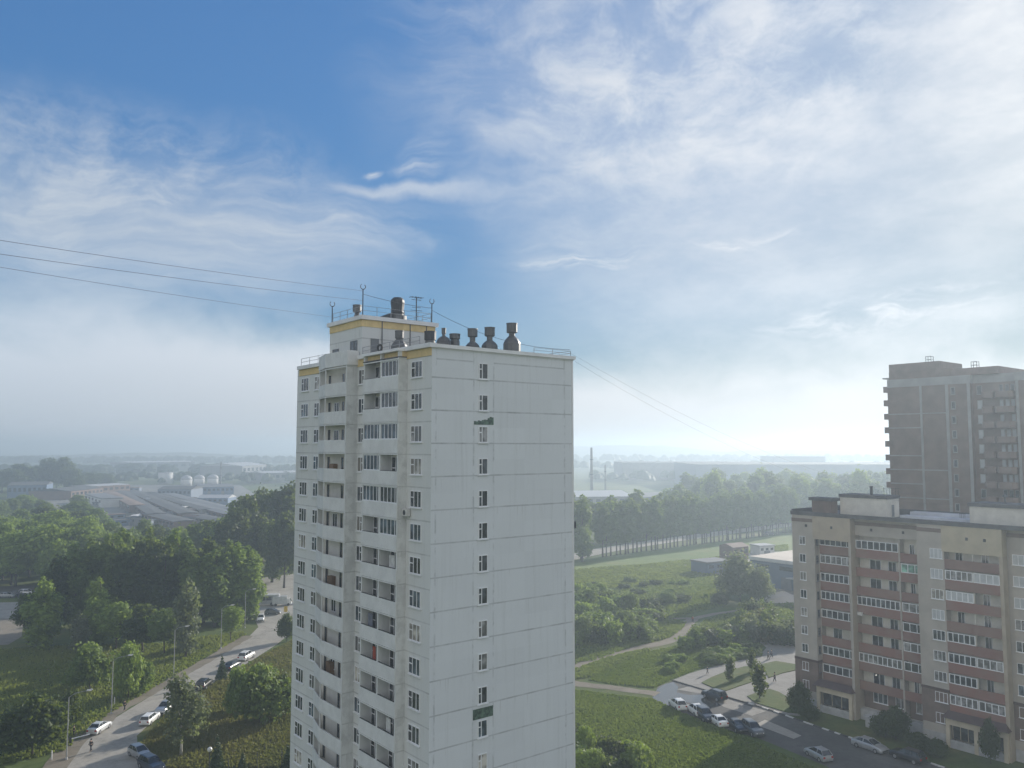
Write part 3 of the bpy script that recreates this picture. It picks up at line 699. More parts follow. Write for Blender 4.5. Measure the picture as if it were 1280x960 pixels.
for (x, y, z0) in ((7.2, 3, 61.0), (16.4, 3, 59.1), (27, 4, 57.6), (28.5, 4, 57.6)):
    q = MB()
    for dx, dy in ((0, 0), (1.1, 0), (1.1, 1.1), (0, 1.1)): q.bar((x + dx, y + dy, z0), (x + dx, y + dy, z0 + 1.5), .06)
    for hh in (.75, 1.45):
        q.bar((x, y, z0 + hh), (x + 1.1, y, z0 + hh), .05); q.bar((x, y + 1.1, z0 + hh), (x + 1.1, y + 1.1, z0 + hh), .05); q.bar((x, y, z0 + hh), (x, y + 1.1, z0 + hh), .05)
    q.build('roof_cage', M['dark_metal'], ut)
# ------------------------------------------------------------------ ground, roads, paths
def ground_mat(name, cols, scales, rough=.95, bump=.6, bsc=3.0):
    m, t, out = nt(name); n = N(t)
    p = n.new('ShaderNodeBsdfPrincipled'); n.link(p.outputs[0], out.inputs[0]); p.inputs['Roughness'].default_value = rough; p.inputs['Specular IOR Level'].default_value = .2
    co = n.new('ShaderNodeTexCoord').outputs['Object']
    f1 = n.ramp(n.noise(co, scales[0], 6, .65), .35, .65); f2 = n.ramp(n.noise(co, scales[1], 6, .7, .4), .45, .7); f3 = n.ramp(n.noise(co, scales[2], 5, .7), .3, .75)
    c = n.mix(f1, c4(cols[0]), c4(cols[1])); c = n.mix(n.math('MULTIPLY', f2, .8), c, c4(cols[2])); c = n.mix(n.math('MULTIPLY', f3, .55), c, c4(cols[3]))
    n.link(c, p.inputs['Base Color'])
    b = n.new('ShaderNodeBump'); b.inputs['Strength'].default_value = bump; b.inputs['Distance'].default_value = .25
    n.link(n.noise(co, bsc, 6, .7), b.inputs['Height']); n.link(b.outputs[0], p.inputs['Normal'])
    return m
M['grass_ground'] = ground_mat('grass_ground', [(.06, .10, .022), (.11, .14, .035), (.19, .16, .055), (.04, .065, .018)], (.012, .05, .35))
M['lawn'] = ground_mat('lawn_ground', [(.075, .115, .03), (.11, .13, .04), (.16, .14, .06), (.06, .09, .025)], (.06, .2, .9))
M['field'] = ground_mat('field_ground', [(.12, .18, .05), (.17, .215, .06), (.20, .19, .075), (.08, .13, .03)], (.02, .06, .4))
M['asphalt_pale'] = ground_mat('asphalt_pale', [(.27, .255, .225), (.33, .31, .275), (.17, .16, .14), (.38, .36, .32)], (.08, .22, 1.4), .9, .15, 8)
M['asphalt'] = ground_mat('asphalt_dark', [(.085, .085, .085), (.11, .11, .105), (.15, .145, .135), (.06, .06, .06)], (.07, .14, 1.1), .85, .15, 8)
M['dirt'] = ground_mat('dirt', [(.17, .145, .11), (.22, .19, .15), (.12, .105, .075), (.25, .23, .19)], (.1, .3, 1.2), .95, .4, 4)
M['sand'] = ground_mat('bare_sand', [(.24, .21, .17), (.2, .18, .15), (.12, .11, .09), (.3, .27, .22)], (.06, .15, .8))
M['paving'] = ground_mat('paving', [(.22, .21, .195), (.26, .25, .23), (.17, .16, .145), (.29, .28, .26)], (.15, .4, 2), .85, .15, 6)
m, t_, out_ = nt('puddle_water'); nn_ = N(t_)
pw = nn_.new('ShaderNodeBsdfPrincipled'); nn_.link(pw.outputs[0], out_.inputs[0]); pw.inputs['Base Color'].default_value = (.07, .065, .055, 1); pw.inputs['Roughness'].default_value = .05; pw.inputs['Specular IOR Level'].default_value = .75
M['water'] = m
def gp(pts): return [(G(*p).x, G(*p).y) for p in pts]
def flat(name, pts, z, mk, px=True):
    o = MB().sheet(gp(pts) if px else pts, z).build(name, M[mk]); tag(o, kind='structure'); return o
def ribbon_pts(pts, w):
    P = [Vector(p) for p in pts]; L = []; Rr = []
    for i, p in enumerate(P):
        d = (P[min(i + 1, len(P) - 1)] - P[max(i - 1, 0)]).normalized(); nrm = Vector((-d.y, d.x))
        ww = w[i] if isinstance(w, (list, tuple)) else w
        L.append(p + nrm * ww / 2); Rr.append(p - nrm * ww / 2)
    return L, Rr
def smooth(pts, n=5):
    P = [Vector(p) for p in pts]; out = []
    for i in range(len(P) - 1):
        p0, p1, p2, p3 = P[max(i - 1, 0)], P[i], P[i + 1], P[min(i + 2, len(P) - 1)]
        for k in range(n):
            t = k / n
            out.append(.5 * ((2 * p1) + (p2 - p0) * t + (2 * p0 - 5 * p1 + 4 * p2 - p3) * t * t + (3 * p1 - p0 - 3 * p2 + p3) * t ** 3))
    out.append(P[-1]); return out
def ribbon(name, pts, w, z, mk, px=True, jag=0.0):
    rnd = random.Random(hash(name) % 1000)
    P = smooth(gp(pts) if px else pts, 6)
    W = w if not isinstance(w, (list, tuple)) else [w[min(int(i / 6), len(w) - 1)] for i in range(len(P))]
    L, Rr = ribbon_pts(P, W); q = MB(); n = len(P)
    if jag:
        L = [p + Vector((rnd.uniform(-jag, jag), rnd.uniform(-jag, jag))) for p in L]; Rr = [p + Vector((rnd.uniform(-jag, jag), rnd.uniform(-jag, jag))) for p in Rr]
    q.add([(p.x, p.y, z) for p in Rr] + [(p.x, p.y, z) for p in L], [(i, i + 1, n + i + 1, n + i) for i in range(n - 1)])
    o = q.build(name, M[mk]); tag(o, kind='structure'); return o
# one ground sheet, finer near the camera
gs = MB()
gx = [-3150, -1500, -700, -350, -200, -100, -50, 0, 50, 100, 200, 350, 700, 1500, 3500]; gy = [-350, 0, 60, 120, 180, 240, 320, 450, 700, 1200, 2200, 5100]
nx = len(gx)
gs.add([(x, y, 0) for y in gy for x in gx], [(j * nx + i, j * nx + i + 1, (j + 1) * nx + i + 1, (j + 1) * nx + i) for j in range(len(gy) - 1) for i in range(nx - 1)])
tag(gs.build('ground', M['grass_ground']), kind='structure')
flat('road', [(40, 1010), (66, 975), (92, 938), (140, 900), (192, 868), (244, 838), (282, 816), (310, 797), (323, 784), (318, 774), (298, 769), (312, 760), (366, 752), (366, 790), (353, 800), (347, 805), (330, 816), (313, 827), (294, 838), (273, 850), (243, 867), (205, 893), (184, 908), (171, 920), (172, 931), (190, 941), (210, 960), (235, 1010)], .03, 'asphalt_pale')
flat('cross_street', [(-120, 756), (150, 750), (300, 742), (316, 724), (372, 717), (372, 768), (312, 768), (150, 768), (-120, 778)], .045, 'asphalt_pale')
ribbon('dirt_shoulder', [(55, 985), (86, 936), (137, 895), (190, 864), (242, 835), (280, 813), (309, 795)], [3.2, 3, 2.6, 2.4, 2.3, 2.6, 2.4], .055, 'dirt', jag=.25)
flat('bare_lot', [(-140, 812), (10, 806), (27, 796), (30, 772), (20, 764), (-140, 762)], .03, 'sand')
flat('parking_lot', [(-160, 754), (40, 747), (44, 732), (-160, 738)], .06, 'asphalt')
flat('path', [(-30, 896), (10, 889), (16, 887), (17, 891), (-30, 902)], .03, 'paving')
ribbon('dirt_path', [(330, 935), (352, 931), (372, 928), (400, 925)], 5, .03, 'dirt', jag=.2)
# right side
flat('field', [(540, 770), (540, 722), (690, 703), (760, 696), (860, 682), (950, 672), (1060, 660), (1130, 668), (1000, 722), (930, 728), (850, 742), (760, 745)], .03, 'field')
ribbon('main_road', [(480, 738), (640, 709), (700, 699), (760, 687), (860, 672), (945, 661), (1010, 654), (1110, 645), (1250, 632)], 11, .06, 'asphalt_pale')
ribbon('footpath', [(700, 716), (760, 712), (810, 709), (845, 706), (858, 708)], 1.6, .05, 'sand')
flat('yard', [(855, 706), (905, 697), (940, 690), (1000, 690), (1000, 722), (905, 722), (870, 716)], .05, 'asphalt_pale')
ribbon('dirt_track', [(690, 842), (721, 834), (762, 818), (805, 809), (840, 800), (856, 788), (860, 779), (869, 773), (896, 767), (930, 762), (990, 748)], [3.4, 3.4, 3.2, 3, 3, 3, 3, 2.4, 2, 2, 2], .04, 'dirt', jag=.25)
ribbon('side_track', [(872, 774), (856, 773), (842, 773), (828, 767)], [2.5, 2, 1.6, 1], .05, 'dirt', jag=.15)
ribbon('gravel_track', [(680, 846), (721, 855), (767, 860), (822, 868)], [3, 2.8, 2.6, 3], .05, 'dirt', jag=.2)
flat('parking_road', [(815, 873), (823, 858), (841, 851.5), (879, 862.5), (911, 872.5), (953, 885), (982, 895), (1028, 911), (1061, 922), (1130, 944), (1210, 970), (1290, 1000), (1130, 1010), (1033, 958), (980, 936), (943, 921), (920, 916), (880, 900), (836, 885)], .03, 'asphalt')
flat('puddle', [(815.5, 872.5), (822, 861), (832, 855), (842, 853), (848, 859), (846, 866), (862, 869), (880, 868), (896, 874), (898, 881), (884, 887), (862, 879), (846, 876), (836, 884)], .045, 'water')
flat('road_patch', [(944, 906), (956, 900), (985, 912), (1002, 920), (992, 924), (966, 914)], .045, 'asphalt_pale')
flat('road_patch', [(846, 862), (862, 858), (900, 871), (940, 884), (958, 889), (940, 895), (905, 884), (880, 868)], .038, 'paving')
flat('pavement', [(842, 850), (862, 842), (882, 836), (915, 828), (948, 820), (958, 810), (950, 803), (962, 796), (990, 806), (1006, 820), (1006, 896), (983, 894), (953, 884), (911, 871.5), (879, 861.5)], .05, 'paving')
for pts in ([(877, 854), (890, 847), (908, 840), (930, 834), (940, 833), (946, 838), (955, 846), (940, 853), (925, 858), (908, 864), (893, 861)], [(952, 831), (970, 827), (994, 831), (996, 838), (978, 842), (961, 848)], [(934, 871), (948, 866), (962, 862), (974, 866), (984, 872), (1004, 880), (1004, 893), (984, 891), (960, 884), (944, 879)]):
    o = MB().prism(gp(pts), .0, .16).build('lawn', M['lawn']); tag(o, kind='structure')
flat('rubble_ground', [(955, 742), (968, 732), (992, 728), (1010, 760), (985, 760), (968, 752)], .06, 'sand')
# kerb, painted in alternating blocks
M['kerb_white'] = mat('kerb_white', (.55, .55, .53), .8, .2, 3); M['kerb_dark'] = mat('kerb_dark', (.07, .07, .07), .85, .3, 3)
kp = smooth(gp([(841, 851), (879, 862.3), (911, 872.3), (953, 884.8), (982, 894.8), (1028, 911), (1061, 922), (1130, 944), (1200, 967), (1290, 999)]), 12)
kb = MB(); acc = 0
for a, b_ in zip(kp, kp[1:]):
    d = b_ - a; L = d.length; nn = max(1, int(L / .9)); nrm = Vector((-d.y, d.x)).normalized() * .14
    for i in range(nn):
        p, q = a + d * (i / nn), a + d * ((i + .93) / nn)
        kb.prism([(p - nrm).to_tuple(), (q - nrm).to_tuple(), (q + nrm).to_tuple(), (p + nrm).to_tuple()], 0, .17, 1 if (acc // 3) % 2 or p.y > 140.5 else 0); acc += 1
tag(kb.build('kerb', [M['kerb_white'], M['kerb_dark']]), kind='structure')
# far ground patches and hills
M['far_land'] = ground_mat('far_land', [(.06, .08, .035), (.1, .11, .05), (.16, .15, .09), (.04, .06, .02)], (.004, .012, .05))
M['yard_grey'] = ground_mat('yard_grey', [(.16, .16, .15), (.2, .195, .18), (.12, .12, .11), (.24, .23, .21)], (.02, .06, .3))
flat('works_yard', [(60, 640), (150, 670), (300, 665), (330, 625), (300, 606), (150, 606), (40, 615)], .05, 'yard_grey')
def ridge(x0, x1, y, h, depth, seed):
    rnd = random.Random(seed); q = MB(); n = 60; top = []
    for i in range(n + 1):
        t = i / n; env = min(1, 4 * t, 4 * (1 - t))
        top.append(h * env * (.75 + .25 * sin(t * 9 + seed) + rnd.uniform(-.06, .06)))
    vs = []
    for i in range(n + 1):
        x = x0 + (x1 - x0) * i / n
        vs += [(x, y, 0), (x, y + depth * .45, top[i]), (x, y + depth, 0)]
    q.add(vs, [(3 * i + a, 3 * (i + 1) + a, 3 * (i + 1) + a + 1, 3 * i + a + 1) for i in range(n) for a in (0, 1)])
    o = q.build('hills', M['far_land']); tag(o, kind='structure')
ridge(-2600, -500, 2300, 24, 600, 1); ridge(-900, 1200, 3100, 46, 700, 2); ridge(300, 2600, 2700, 30, 700, 5)
# ------------------------------------------------------------------ vegetation
def leaf_mat(name, c0, c1, c2, trans=.48):
    m, t, out = nt(name); n = N(t)
    oi = n.new('ShaderNodeObjectInfo'); at_ = n.new('ShaderNodeAttribute', attribute_name='tone')
    f = at_.outputs['Fac']
    c = n.mix(f, c4(c0), c4(c1)); c = n.mix(n.math('MULTIPLY', oi.outputs['Random'], .75), c, c4(c2))
    d = n.new('ShaderNodeBsdfPrincipled'); d.inputs['Roughness'].default_value = .55; d.inputs['Specular IOR Level'].default_value = .25
    n.link(c, d.inputs['Base Color'])
    tr = n.new('ShaderNodeBsdfTranslucent'); n.link(n.mix(.5, c, (.22, .27, .03, 1)), tr.inputs[0])
    mx = n.new('ShaderNodeMixShader'); mx.inputs[0].default_value = trans
    n.link(d.outputs[0], mx.inputs[1]); n.link(tr.outputs[0], mx.inputs[2]); n.link(mx.outputs[0], out.inputs[0])
    return m
M['leaf'] = leaf_mat('leaf_mid', (0.076, 0.142, 0.030), (0.208, 0.302, 0.066), (0.142, 0.189, 0.057))
M['leaf_light'] = leaf_mat('leaf_light', (0.151, 0.236, 0.046), (0.321, 0.416, 0.085), (0.208, 0.302, 0.057))
M['leaf_grey'] = leaf_mat('leaf_grey', (0.119, 0.140, 0.091), (0.238, 0.266, 0.182), (0.154, 0.182, 0.112))
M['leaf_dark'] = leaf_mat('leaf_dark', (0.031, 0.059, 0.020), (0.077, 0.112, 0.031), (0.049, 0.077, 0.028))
M['leaf_brown'] = leaf_mat('leaf_brown', (0.126, 0.112, 0.056), (0.196, 0.168, 0.084), (0.098, 0.112, 0.049))
M['needle'] = leaf_mat('needle', (0.028, 0.056, 0.031), (0.063, 0.098, 0.049), (0.042, 0.070, 0.028), .15)
M['bark'] = mat('bark', (.09, .075, .06), .95, .3, 2.0)
M['bark_pale'] = mat('bark_pale', (.42, .40, .36), .9, .35, 1.5)
def leaf_mesh(name, lobes, n, size, rnd, mk, shell=.55, flat_=0.0):
    """n leaf clusters (bent quads) spread through a set of ellipsoid lobes; each lobe has its own tone"""
    vs = []; fs = []; tone = []
    vol = [l[3] * l[4] * l[5] for l in lobes]; tot = sum(vol)
    for l, v in zip(lobes, vol):
        cx, cy_, cz, rx, ry, rz = l[:6]; lt = rnd.uniform(0, 1)
        for _ in range(max(6, int(n * v / tot))):
            while True:
                d = Vector((rnd.gauss(0, 1), rnd.gauss(0, 1), rnd.gauss(0, 1)))
                if d.length > .01: break
            d.normalize(); r = shell + (1.08 - shell) * rnd.random() ** .7
            r *= 1 + .22 * sin(7 * d.x + 3 * lt) * cos(6 * d.z + 5 * lt)
            if rnd.random() < .14: r *= rnd.uniform(1.1, 1.42)
            p = Vector((cx + d.x * rx * r, cy_ + d.y * ry * r, cz + d.z * rz * r))
            nrm = (d + Vector((rnd.gauss(0, .6), rnd.gauss(0, .6), rnd.gauss(.25, .6)))).normalized()
            a = nrm.orthogonal().normalized(); a.rotate(Matrix.Rotation(rnd.uniform(0, 6.28), 3, nrm)); b_ = nrm.cross(a)
            s = size * rnd.uniform(.6, 1.35); s2 = s * rnd.uniform(.55, .9)
            k = len(vs); bend = nrm * s * .25
            vs += [p - a * s - bend, p - b_ * s2, p + a * s - bend * .6, p + b_ * s2]
            fs.append((k, k + 1, k + 2, k + 3)); tone.append(min(1, max(0, lt * .6 + rnd.uniform(0, .4))))
    me = bpy.data.meshes.new(name); me.from_pydata([tuple(v) for v in vs], [], fs); me.materials.append(M[mk])
    at_ = me.attributes.new('tone', 'FLOAT', 'FACE'); at_.data.foreach_set('value', tone)
    me.update(); return me
def trunk_mesh(h, r, rnd, limbs, mk='bark', lean=.03):
    q = MB(); pts = []; k = 6
    for i in range(k + 1):
        t = i / k; pts.append((rnd.uniform(-1, 1) * lean * h * t, rnd.uniform(-1, 1) * lean * h * t, h * t))
    q.tube(pts, [r * (1 - .8 * i / k) * (1.35 if i == 0 else 1) for i in range(k + 1)], 7)
    for (z, L, a, up) in limbs:
        i = min(k - 1, int(z / h * k)); f = z / h * k - i
        b0 = Vector(pts[i]).lerp(Vector(pts[i + 1]), f); dr = Vector((cos(a), sin(a), up)).normalized()
        q.tube([b0, b0 + dr * L * .5 + Vector((0, 0, .05 * L)), b0 + dr * L + Vector((0, 0, .2 * L))], [r * .4, r * .26, r * .1], 5)
    return q.mesh('trunk', M[mk], True)
class Kind: pass
def broad(seed, h, w, mk, n=2600, size=.34, bare=.22, bark='bark', nl=19, squash=.62):
    rnd = random.Random(seed); lobes = []; limbs = []
    for i in range(nl):
        a = i * 2.4 + rnd.uniform(-.4, .4); t = (i + .5) / nl
        z = h * (bare + (1 - bare) * (.2 + .72 * t)); rad = w * .5 * (.72 * sin(pi * min(1, .22 + .78 * t)) + .05) * rnd.uniform(.7, 1.1)
        s = w * rnd.uniform(.09, .21); lobes.append((rad * cos(a), rad * sin(a), z + rnd.uniform(-.06, .08) * h, s * 1.1, s * 1.1, s * rnd.uniform(.8, 1.5)))
        if i % 2 == 0: limbs.append((max(h * bare * .8, z - h * .22), rad * .8 + .3, a, .8))
    lobes.append((0, 0, h * (bare + (1 - bare) * .5), w * .3, w * .3, h * (1 - bare) * .38))
    k = Kind(); k.crown = leaf_mesh('crown', lobes, n, size, rnd, mk, .5); k.trunk = trunk_mesh(h * .85, max(.07, h * .017), rnd, limbs, bark); k.h = h; k.w = w; return k
def columnar(seed, h, w, mk, n=2600, size=.36, bare=.15, bark='bark', nl=20, airy=.5):
    rnd = random.Random(seed); lobes = []; limbs = []
    for i in range(nl):
        t = (i + .5) / nl; a = rnd.uniform(0, 6.28); z = h * (bare + (1 - bare) * t)
        env = w * .5 * (sin(pi * min(1, max(.12, t * .85 + .13))) ** .8)
        rad = env * rnd.uniform(.15, .8); s = env * rnd.uniform(.26, .6) + .15
        lobes.append((rad * cos(a), rad * sin(a), z, s, s, s * rnd.uniform(1.1, 1.7)))
        if i % 2 == 0: limbs.append((max(h * bare, z - h * .06), env * .8, a, 1.3))
    k = Kind(); k.crown = leaf_mesh('crown', lobes, n, size, rnd, mk, airy); k.trunk = trunk_mesh(h * .93, max(.06, h * .014), rnd, limbs, bark); k.h = h; k.w = w; return k
def spruce(seed, h, w, n=1500):
    rnd = random.Random(seed); lobes = []; nl = 9
    for i in range(nl):
        t = i / nl; rr = w * .5 * (1 - t) + .12; z = h * (.1 + .86 * t)
        for j in range(5):
            a = j * 1.257 + i * .6 + rnd.uniform(-.2, .2); lobes.append((rr * .55 * cos(a), rr * .55 * sin(a), z, rr * .5, rr * .5, h * .05))
    lobes.append((0, 0, h * .95, .15, .15, h * .07))
    k = Kind(); k.crown = leaf_mesh('crown', lobes, n, .17, rnd, 'needle', .3); k.trunk = trunk_mesh(h * .95, h * .016, rnd, [], 'bark', .005); k.h = h; k.w = w; return k
def bushk(seed, h, w, mk, n=1700, size=.25):
    rnd = random.Random(seed); lobes = []
    for i in range(15):
        a = rnd.uniform(0, 6.28); rad = w * .5 * rnd.uniform(.1, .8); s = w * rnd.uniform(.08, .2)
        lobes.append((rad * cos(a), rad * sin(a), max(s * .6, h * rnd.uniform(.25, .8)), s, s, min(s * rnd.uniform(.9, 1.8), h * .36)))
    lobes.append((0, 0, h * .42, w * .34, w * .34, h * .42))
    k = Kind(); k.crown = leaf_mesh('foliage', lobes, n, size, rnd, mk, .45)
    q = MB()
    for i in range(6):
        a = i * 1.05 + rnd.uniform(-.3, .3); q.tube([(0.08 * cos(a), .08 * sin(a), 0), (w * .12 * cos(a), w * .12 * sin(a), h * .3), (w * .26 * cos(a), w * .26 * sin(a), h * .6)], [.05, .035, .015], 4)
    k.trunk = q.mesh('stem', M['bark']); k.h = h; k.w = w; return k
KN = {}
for i in range(3): KN['broad%d' % i] = broad(10 + i, 14, 10, 'leaf', 4600, .38)
for i in range(2): KN['light%d' % i] = broad(20 + i, 14, 10, 'leaf_light', 4600, .38)
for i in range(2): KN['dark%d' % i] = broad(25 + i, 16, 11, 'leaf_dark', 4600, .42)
for i in range(3): KN['poplar%d' % i] = columnar(30 + i, 22, 8.5, ('leaf', 'leaf_dark', 'leaf')[i], 4800, .45, .1)
KN['poplar_light'] = columnar(34, 20, 7, 'leaf_light', 4200, .42, .06)
for i in range(3): KN['row%d' % i] = columnar(40 + i, 21, 7, 'leaf', 2600, .55, .26)
KN['birch'] = columnar(50, 11, 5.6, 'leaf_grey', 2600, .24, .2, 'bark_pale', 14, .3)
KN['willow0'] = broad(55, 12, 13, 'leaf_grey', 4200, .36, .08); KN['greytree'] = columnar(56, 14, 6, 'leaf_grey', 2600, .32, .08)
for i in range(2): KN['sap%d' % i] = columnar(60 + i, 4.6, 2.0, 'leaf_dark', 900, .17, .16)
KN['spruce'] = spruce(65, 5.2, 2.4); KN['spruce_small'] = spruce(66, 3.0, 1.5, 700)
for i in range(3): KN['bush%d' % i] = bushk(70 + i, 3.6, 4.6, ('leaf', 'leaf_light', 'leaf_dark')[i])
KN['bush_brown'] = bushk(75, 3.6, 4.6, 'leaf_brown', 1200, .24); KN['bush_grey'] = bushk(76, 3.2, 4.6, 'leaf_grey', 1200, .24)
KN['bigbush0'] = broad(80, 6.5, 7.5, 'leaf', 3400, .28, .05); KN['bigbush1'] = broad(81, 6.5, 7.5, 'leaf_light', 3400, .28, .05); KN['bigbush2'] = broad(82, 6.5, 7.5, 'leaf_dark', 3400, .28, .05)
def plant(kind, p, h, label, cat='tree', name='tree', group=None, w=None, rnd=random):
    k = KN[kind]; s = h / k.h; sw = s if w is None else w / k.w
    o = empty(name, (p[0], p[1], 0), rnd.uniform(0, 6.28), label, cat, group); o.scale = (sw, sw, s)
    for me, nm in ((k.trunk, 'trunk' if cat == 'tree' else 'stem'), (k.crown, 'crown' if cat == 'tree' else 'foliage')):
        c = bpy.data.objects.new(nm, me); COL.objects.link(c); c.parent = o
    return o
def pl(px, py, *a, **k): g = G(px, py); return plant(a[0], (g.x, g.y), *a[1:], **k)

# named single trees on the left
pl(40, 944, 'bigbush2', 7.2, 'large dark round tree at the lower left edge beside the street lamp', w=9.5)
pl(88, 918, 'dark0', 6.2, 'small dark tree close behind the nearest street lamp', w=3.6)
pl(112, 862, 'bigbush0', 7.2, 'wide dark green bushy tree on the lawn left of the road', w=8.2)
pl(134, 850, 'bush_brown', 5.0, 'reddish topped tree behind the bushy lawn trees', w=4.0)
pl(160, 874, 'bigbush1', 8.6, 'bright green tree beside the second street lamp post', w=5.6)
pl(176, 868, 'bigbush0', 5.0, 'low bushy tree at the road shoulder behind the second lamp', w=5.0)
pl(226, 946, 'birch', 11.8, 'airy grey leaved birch with pale trunk in front of the road', w=6.2)
pl(325, 905, 'bigbush0', 8.0, 'big spreading bush on the dry bank next to the white tower', w=9.4)
pl(352, 897, 'bigbush2', 6.0, 'dark bush hugging the foot of the white tower', w=6.0)
pl(300, 890, 'bigbush0', 6.4, 'leafy bush on the bank below the dark parked cars', w=5.4)
pl(277, 850, 'spruce', 4.4, 'small spruce at the kerb between parked cars', w=2.2)
pl(271, 962, 'spruce', 4.6, 'young dark spruce beside the white globe lamp', w=2.0)
pl(303, 962, 'spruce_small', 2.2, 'tiny spruce on the lawn by the sports fence', w=1.2)
pl(360, 962, 'spruce_small', 3.0, 'little dark spruce at the fence corner near the tower', w=1.8)
pl(358, 802, 'bigbush2', 5.5, 'dark bush at the road bend against the white tower', w=4.4)
pl(232, 822, 'greytree', 16.0, 'grey green poplar standing at the lawn edge by the road', w=6.6)
pl(288, 802, 'light0', 7.8, 'small round tree between two lamp posts at the road', w=5.2)
pl(52, 812, 'poplar_light', 15.5, 'bright columnar poplar at the edge of the sandy lot', w=7.0)
pl(36, 806, 'dark1', 11.0, 'dark leafy tree overhanging the sandy lot', w=6.5)
pl(98, 815, 'greytree', 8.5, 'pale grey green young tree in front of the dark grove', w=4.8)
pl(122, 806, 'poplar_light', 14.5, 'tall light green poplar in the grove middle', w=6.4)
pl(145, 812, 'light1', 9.0, 'low light green tree at the grove front', w=8.5)
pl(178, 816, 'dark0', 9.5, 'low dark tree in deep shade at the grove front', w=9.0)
pl(205, 818, 'broad1', 9.0, 'rounded tree at the grove front beside the grey poplar', w=7.5)
# the grove along the cross street
rnd = random.Random(5)
glab = 'tall leafy poplar in the dense grove along the cross street'
for (px, py, kd, h, w) in ((70, 790, 'poplar1', 18, 8), (92, 785, 'poplar0', 20, 8.5), (112, 782, 'poplar2', 21, 9), (134, 785, 'poplar0', 22, 9), (150, 778, 'poplar2', 23, 9), (168, 786, 'poplar1', 21.5, 9), (186, 778, 'poplar0', 23, 9.5),
                           (203, 787, 'poplar1', 21, 9), (220, 778, 'poplar2', 22.5, 9.5), (238, 786, 'poplar0', 19, 8), (254, 779, 'poplar1', 21, 9), (268, 784, 'poplar2', 18.5, 9), (282, 778, 'poplar0', 20, 9.5), (298, 777, 'poplar_light', 19.5, 9), (312, 775, 'poplar_light', 17, 7.5), (306, 772, 'poplar2', 18, 7)):
    pl(px, py, kd, h, glab, group='poplars of the grove along the cross street', w=w, rnd=rnd)
dlab = 'tall dark poplar of the stand beyond the cross street beside the tower'
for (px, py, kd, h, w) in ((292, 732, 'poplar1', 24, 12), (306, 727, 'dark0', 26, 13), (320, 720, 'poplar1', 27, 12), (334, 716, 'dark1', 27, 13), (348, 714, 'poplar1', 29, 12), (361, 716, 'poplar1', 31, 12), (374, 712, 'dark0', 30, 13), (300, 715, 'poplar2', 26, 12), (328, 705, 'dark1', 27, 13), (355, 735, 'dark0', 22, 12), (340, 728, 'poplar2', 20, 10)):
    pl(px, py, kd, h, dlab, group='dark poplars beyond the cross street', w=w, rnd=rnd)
flab = 'green canopy tree in the wood left of the works yard'
spots = []
for i in range(52):
    px = rnd.uniform(-40, 118); py = rnd.uniform(692, 734)
    if px > 60: py = rnd.uniform(690, 742)
    spots.append((px, py))
for (px, py) in spots:
    kd = rnd.choice(('broad0', 'broad1', 'light0', 'light1', 'broad2', 'light0'))
    pl(px, py, kd, rnd.uniform(12, 17), flab, group='canopy trees of the wood left of the works yard', w=rnd.uniform(10, 15), rnd=rnd)
for i in range(26):
    px = rnd.uniform(110, 290); py = rnd.uniform(690, 740)
    pl(px, py, rnd.choice(('broad0', 'dark0', 'broad2', 'light1', 'dark1')), rnd.uniform(11, 16), 'leafy tree behind the grove and in front of the works yard', group='leafy trees in front of the works yard', w=rnd.uniform(9, 13), rnd=rnd)
for i in range(34):
    px = rnd.uniform(-40, 130); py = rnd.uniform(642, 684)
    if px > 100 and py < 660: continue
    pl(px, py, rnd.choice(('broad0', 'broad1', 'broad2', 'dark0', 'light0')), rnd.uniform(9, 14), 'hazy tree in the middle distance before the blue shed', group='hazy trees before the blue shed', w=rnd.uniform(10, 15), rnd=rnd)
for (px, py, h, w) in ((14, 616, 22, 26), (24, 614, 25, 26), (36, 613, 22, 24), (50, 612, 24, 26), (62, 613, 31, 22), (70, 612, 24, 24), (80, 613, 31, 24), (88, 614, 22, 24), (2, 616, 20, 26), (110, 612, 16, 24), (128, 610, 15, 24), (95, 617, 14, 20)):
    pl(px, py, rnd.choice(('dark0', 'broad0', 'dark1')), h, 'dim bluish tree of the misty clump above the blue shed', group='misty trees above the blue shed', w=w, rnd=rnd)
# poplar row along the main road on the right
A, B = G(752, 696), G(992, 664.5)
NR = 54
for i in range(NR):
    p = A.lerp(B, i / (NR - 1)); h = rnd.uniform(18.5, 22.5)
    plant('row%d' % rnd.randrange(3), (p.x + rnd.uniform(-.6, .6), p.y + rnd.uniform(-.6, .6)), h, 'roadside poplar with bare lower trunk in the long straight row', group='poplars in the long roadside row', w=rnd.uniform(6.2, 8.2), rnd=rnd)
pl(728, 702, 'poplar0', 25, 'broad tall poplar at the near end of the roadside row', w=10); pl(716, 698, 'poplar1', 26, 'tall poplar half hidden behind the white side wall', w=11)
for i in range(40):
    p = G(735, 682).lerp(G(1090, 644), i / 39)
    plant('row%d' % rnd.randrange(3), (p.x + rnd.uniform(-3, 3), p.y + rnd.uniform(2, 12)), rnd.uniform(18, 23), 'misty poplar across the main road behind the long row', group='poplars across the main road', w=rnd.uniform(9, 12), rnd=rnd)
for i in range(60):
    px = rnd.uniform(838, 1115); D = rnd.uniform(440, 640)
    x = (px - 640) / F * D
    plant(rnd.choice(('broad0', 'broad2', 'dark0', 'light1', 'row1')), (x, D), rnd.uniform(20, 27), 'pale misty tall tree of the far wood beyond the main road', group='misty trees of the far wood', w=rnd.uniform(13, 18), rnd=rnd)
for i in range(10):
    p = A.lerp(B, -.08 - i * .045)
    plant('row%d' % rnd.randrange(3), (p.x, p.y), rnd.uniform(19, 23), 'roadside poplar with bare lower trunk in the long straight row', group='poplars in the long roadside row', w=8, rnd=rnd)
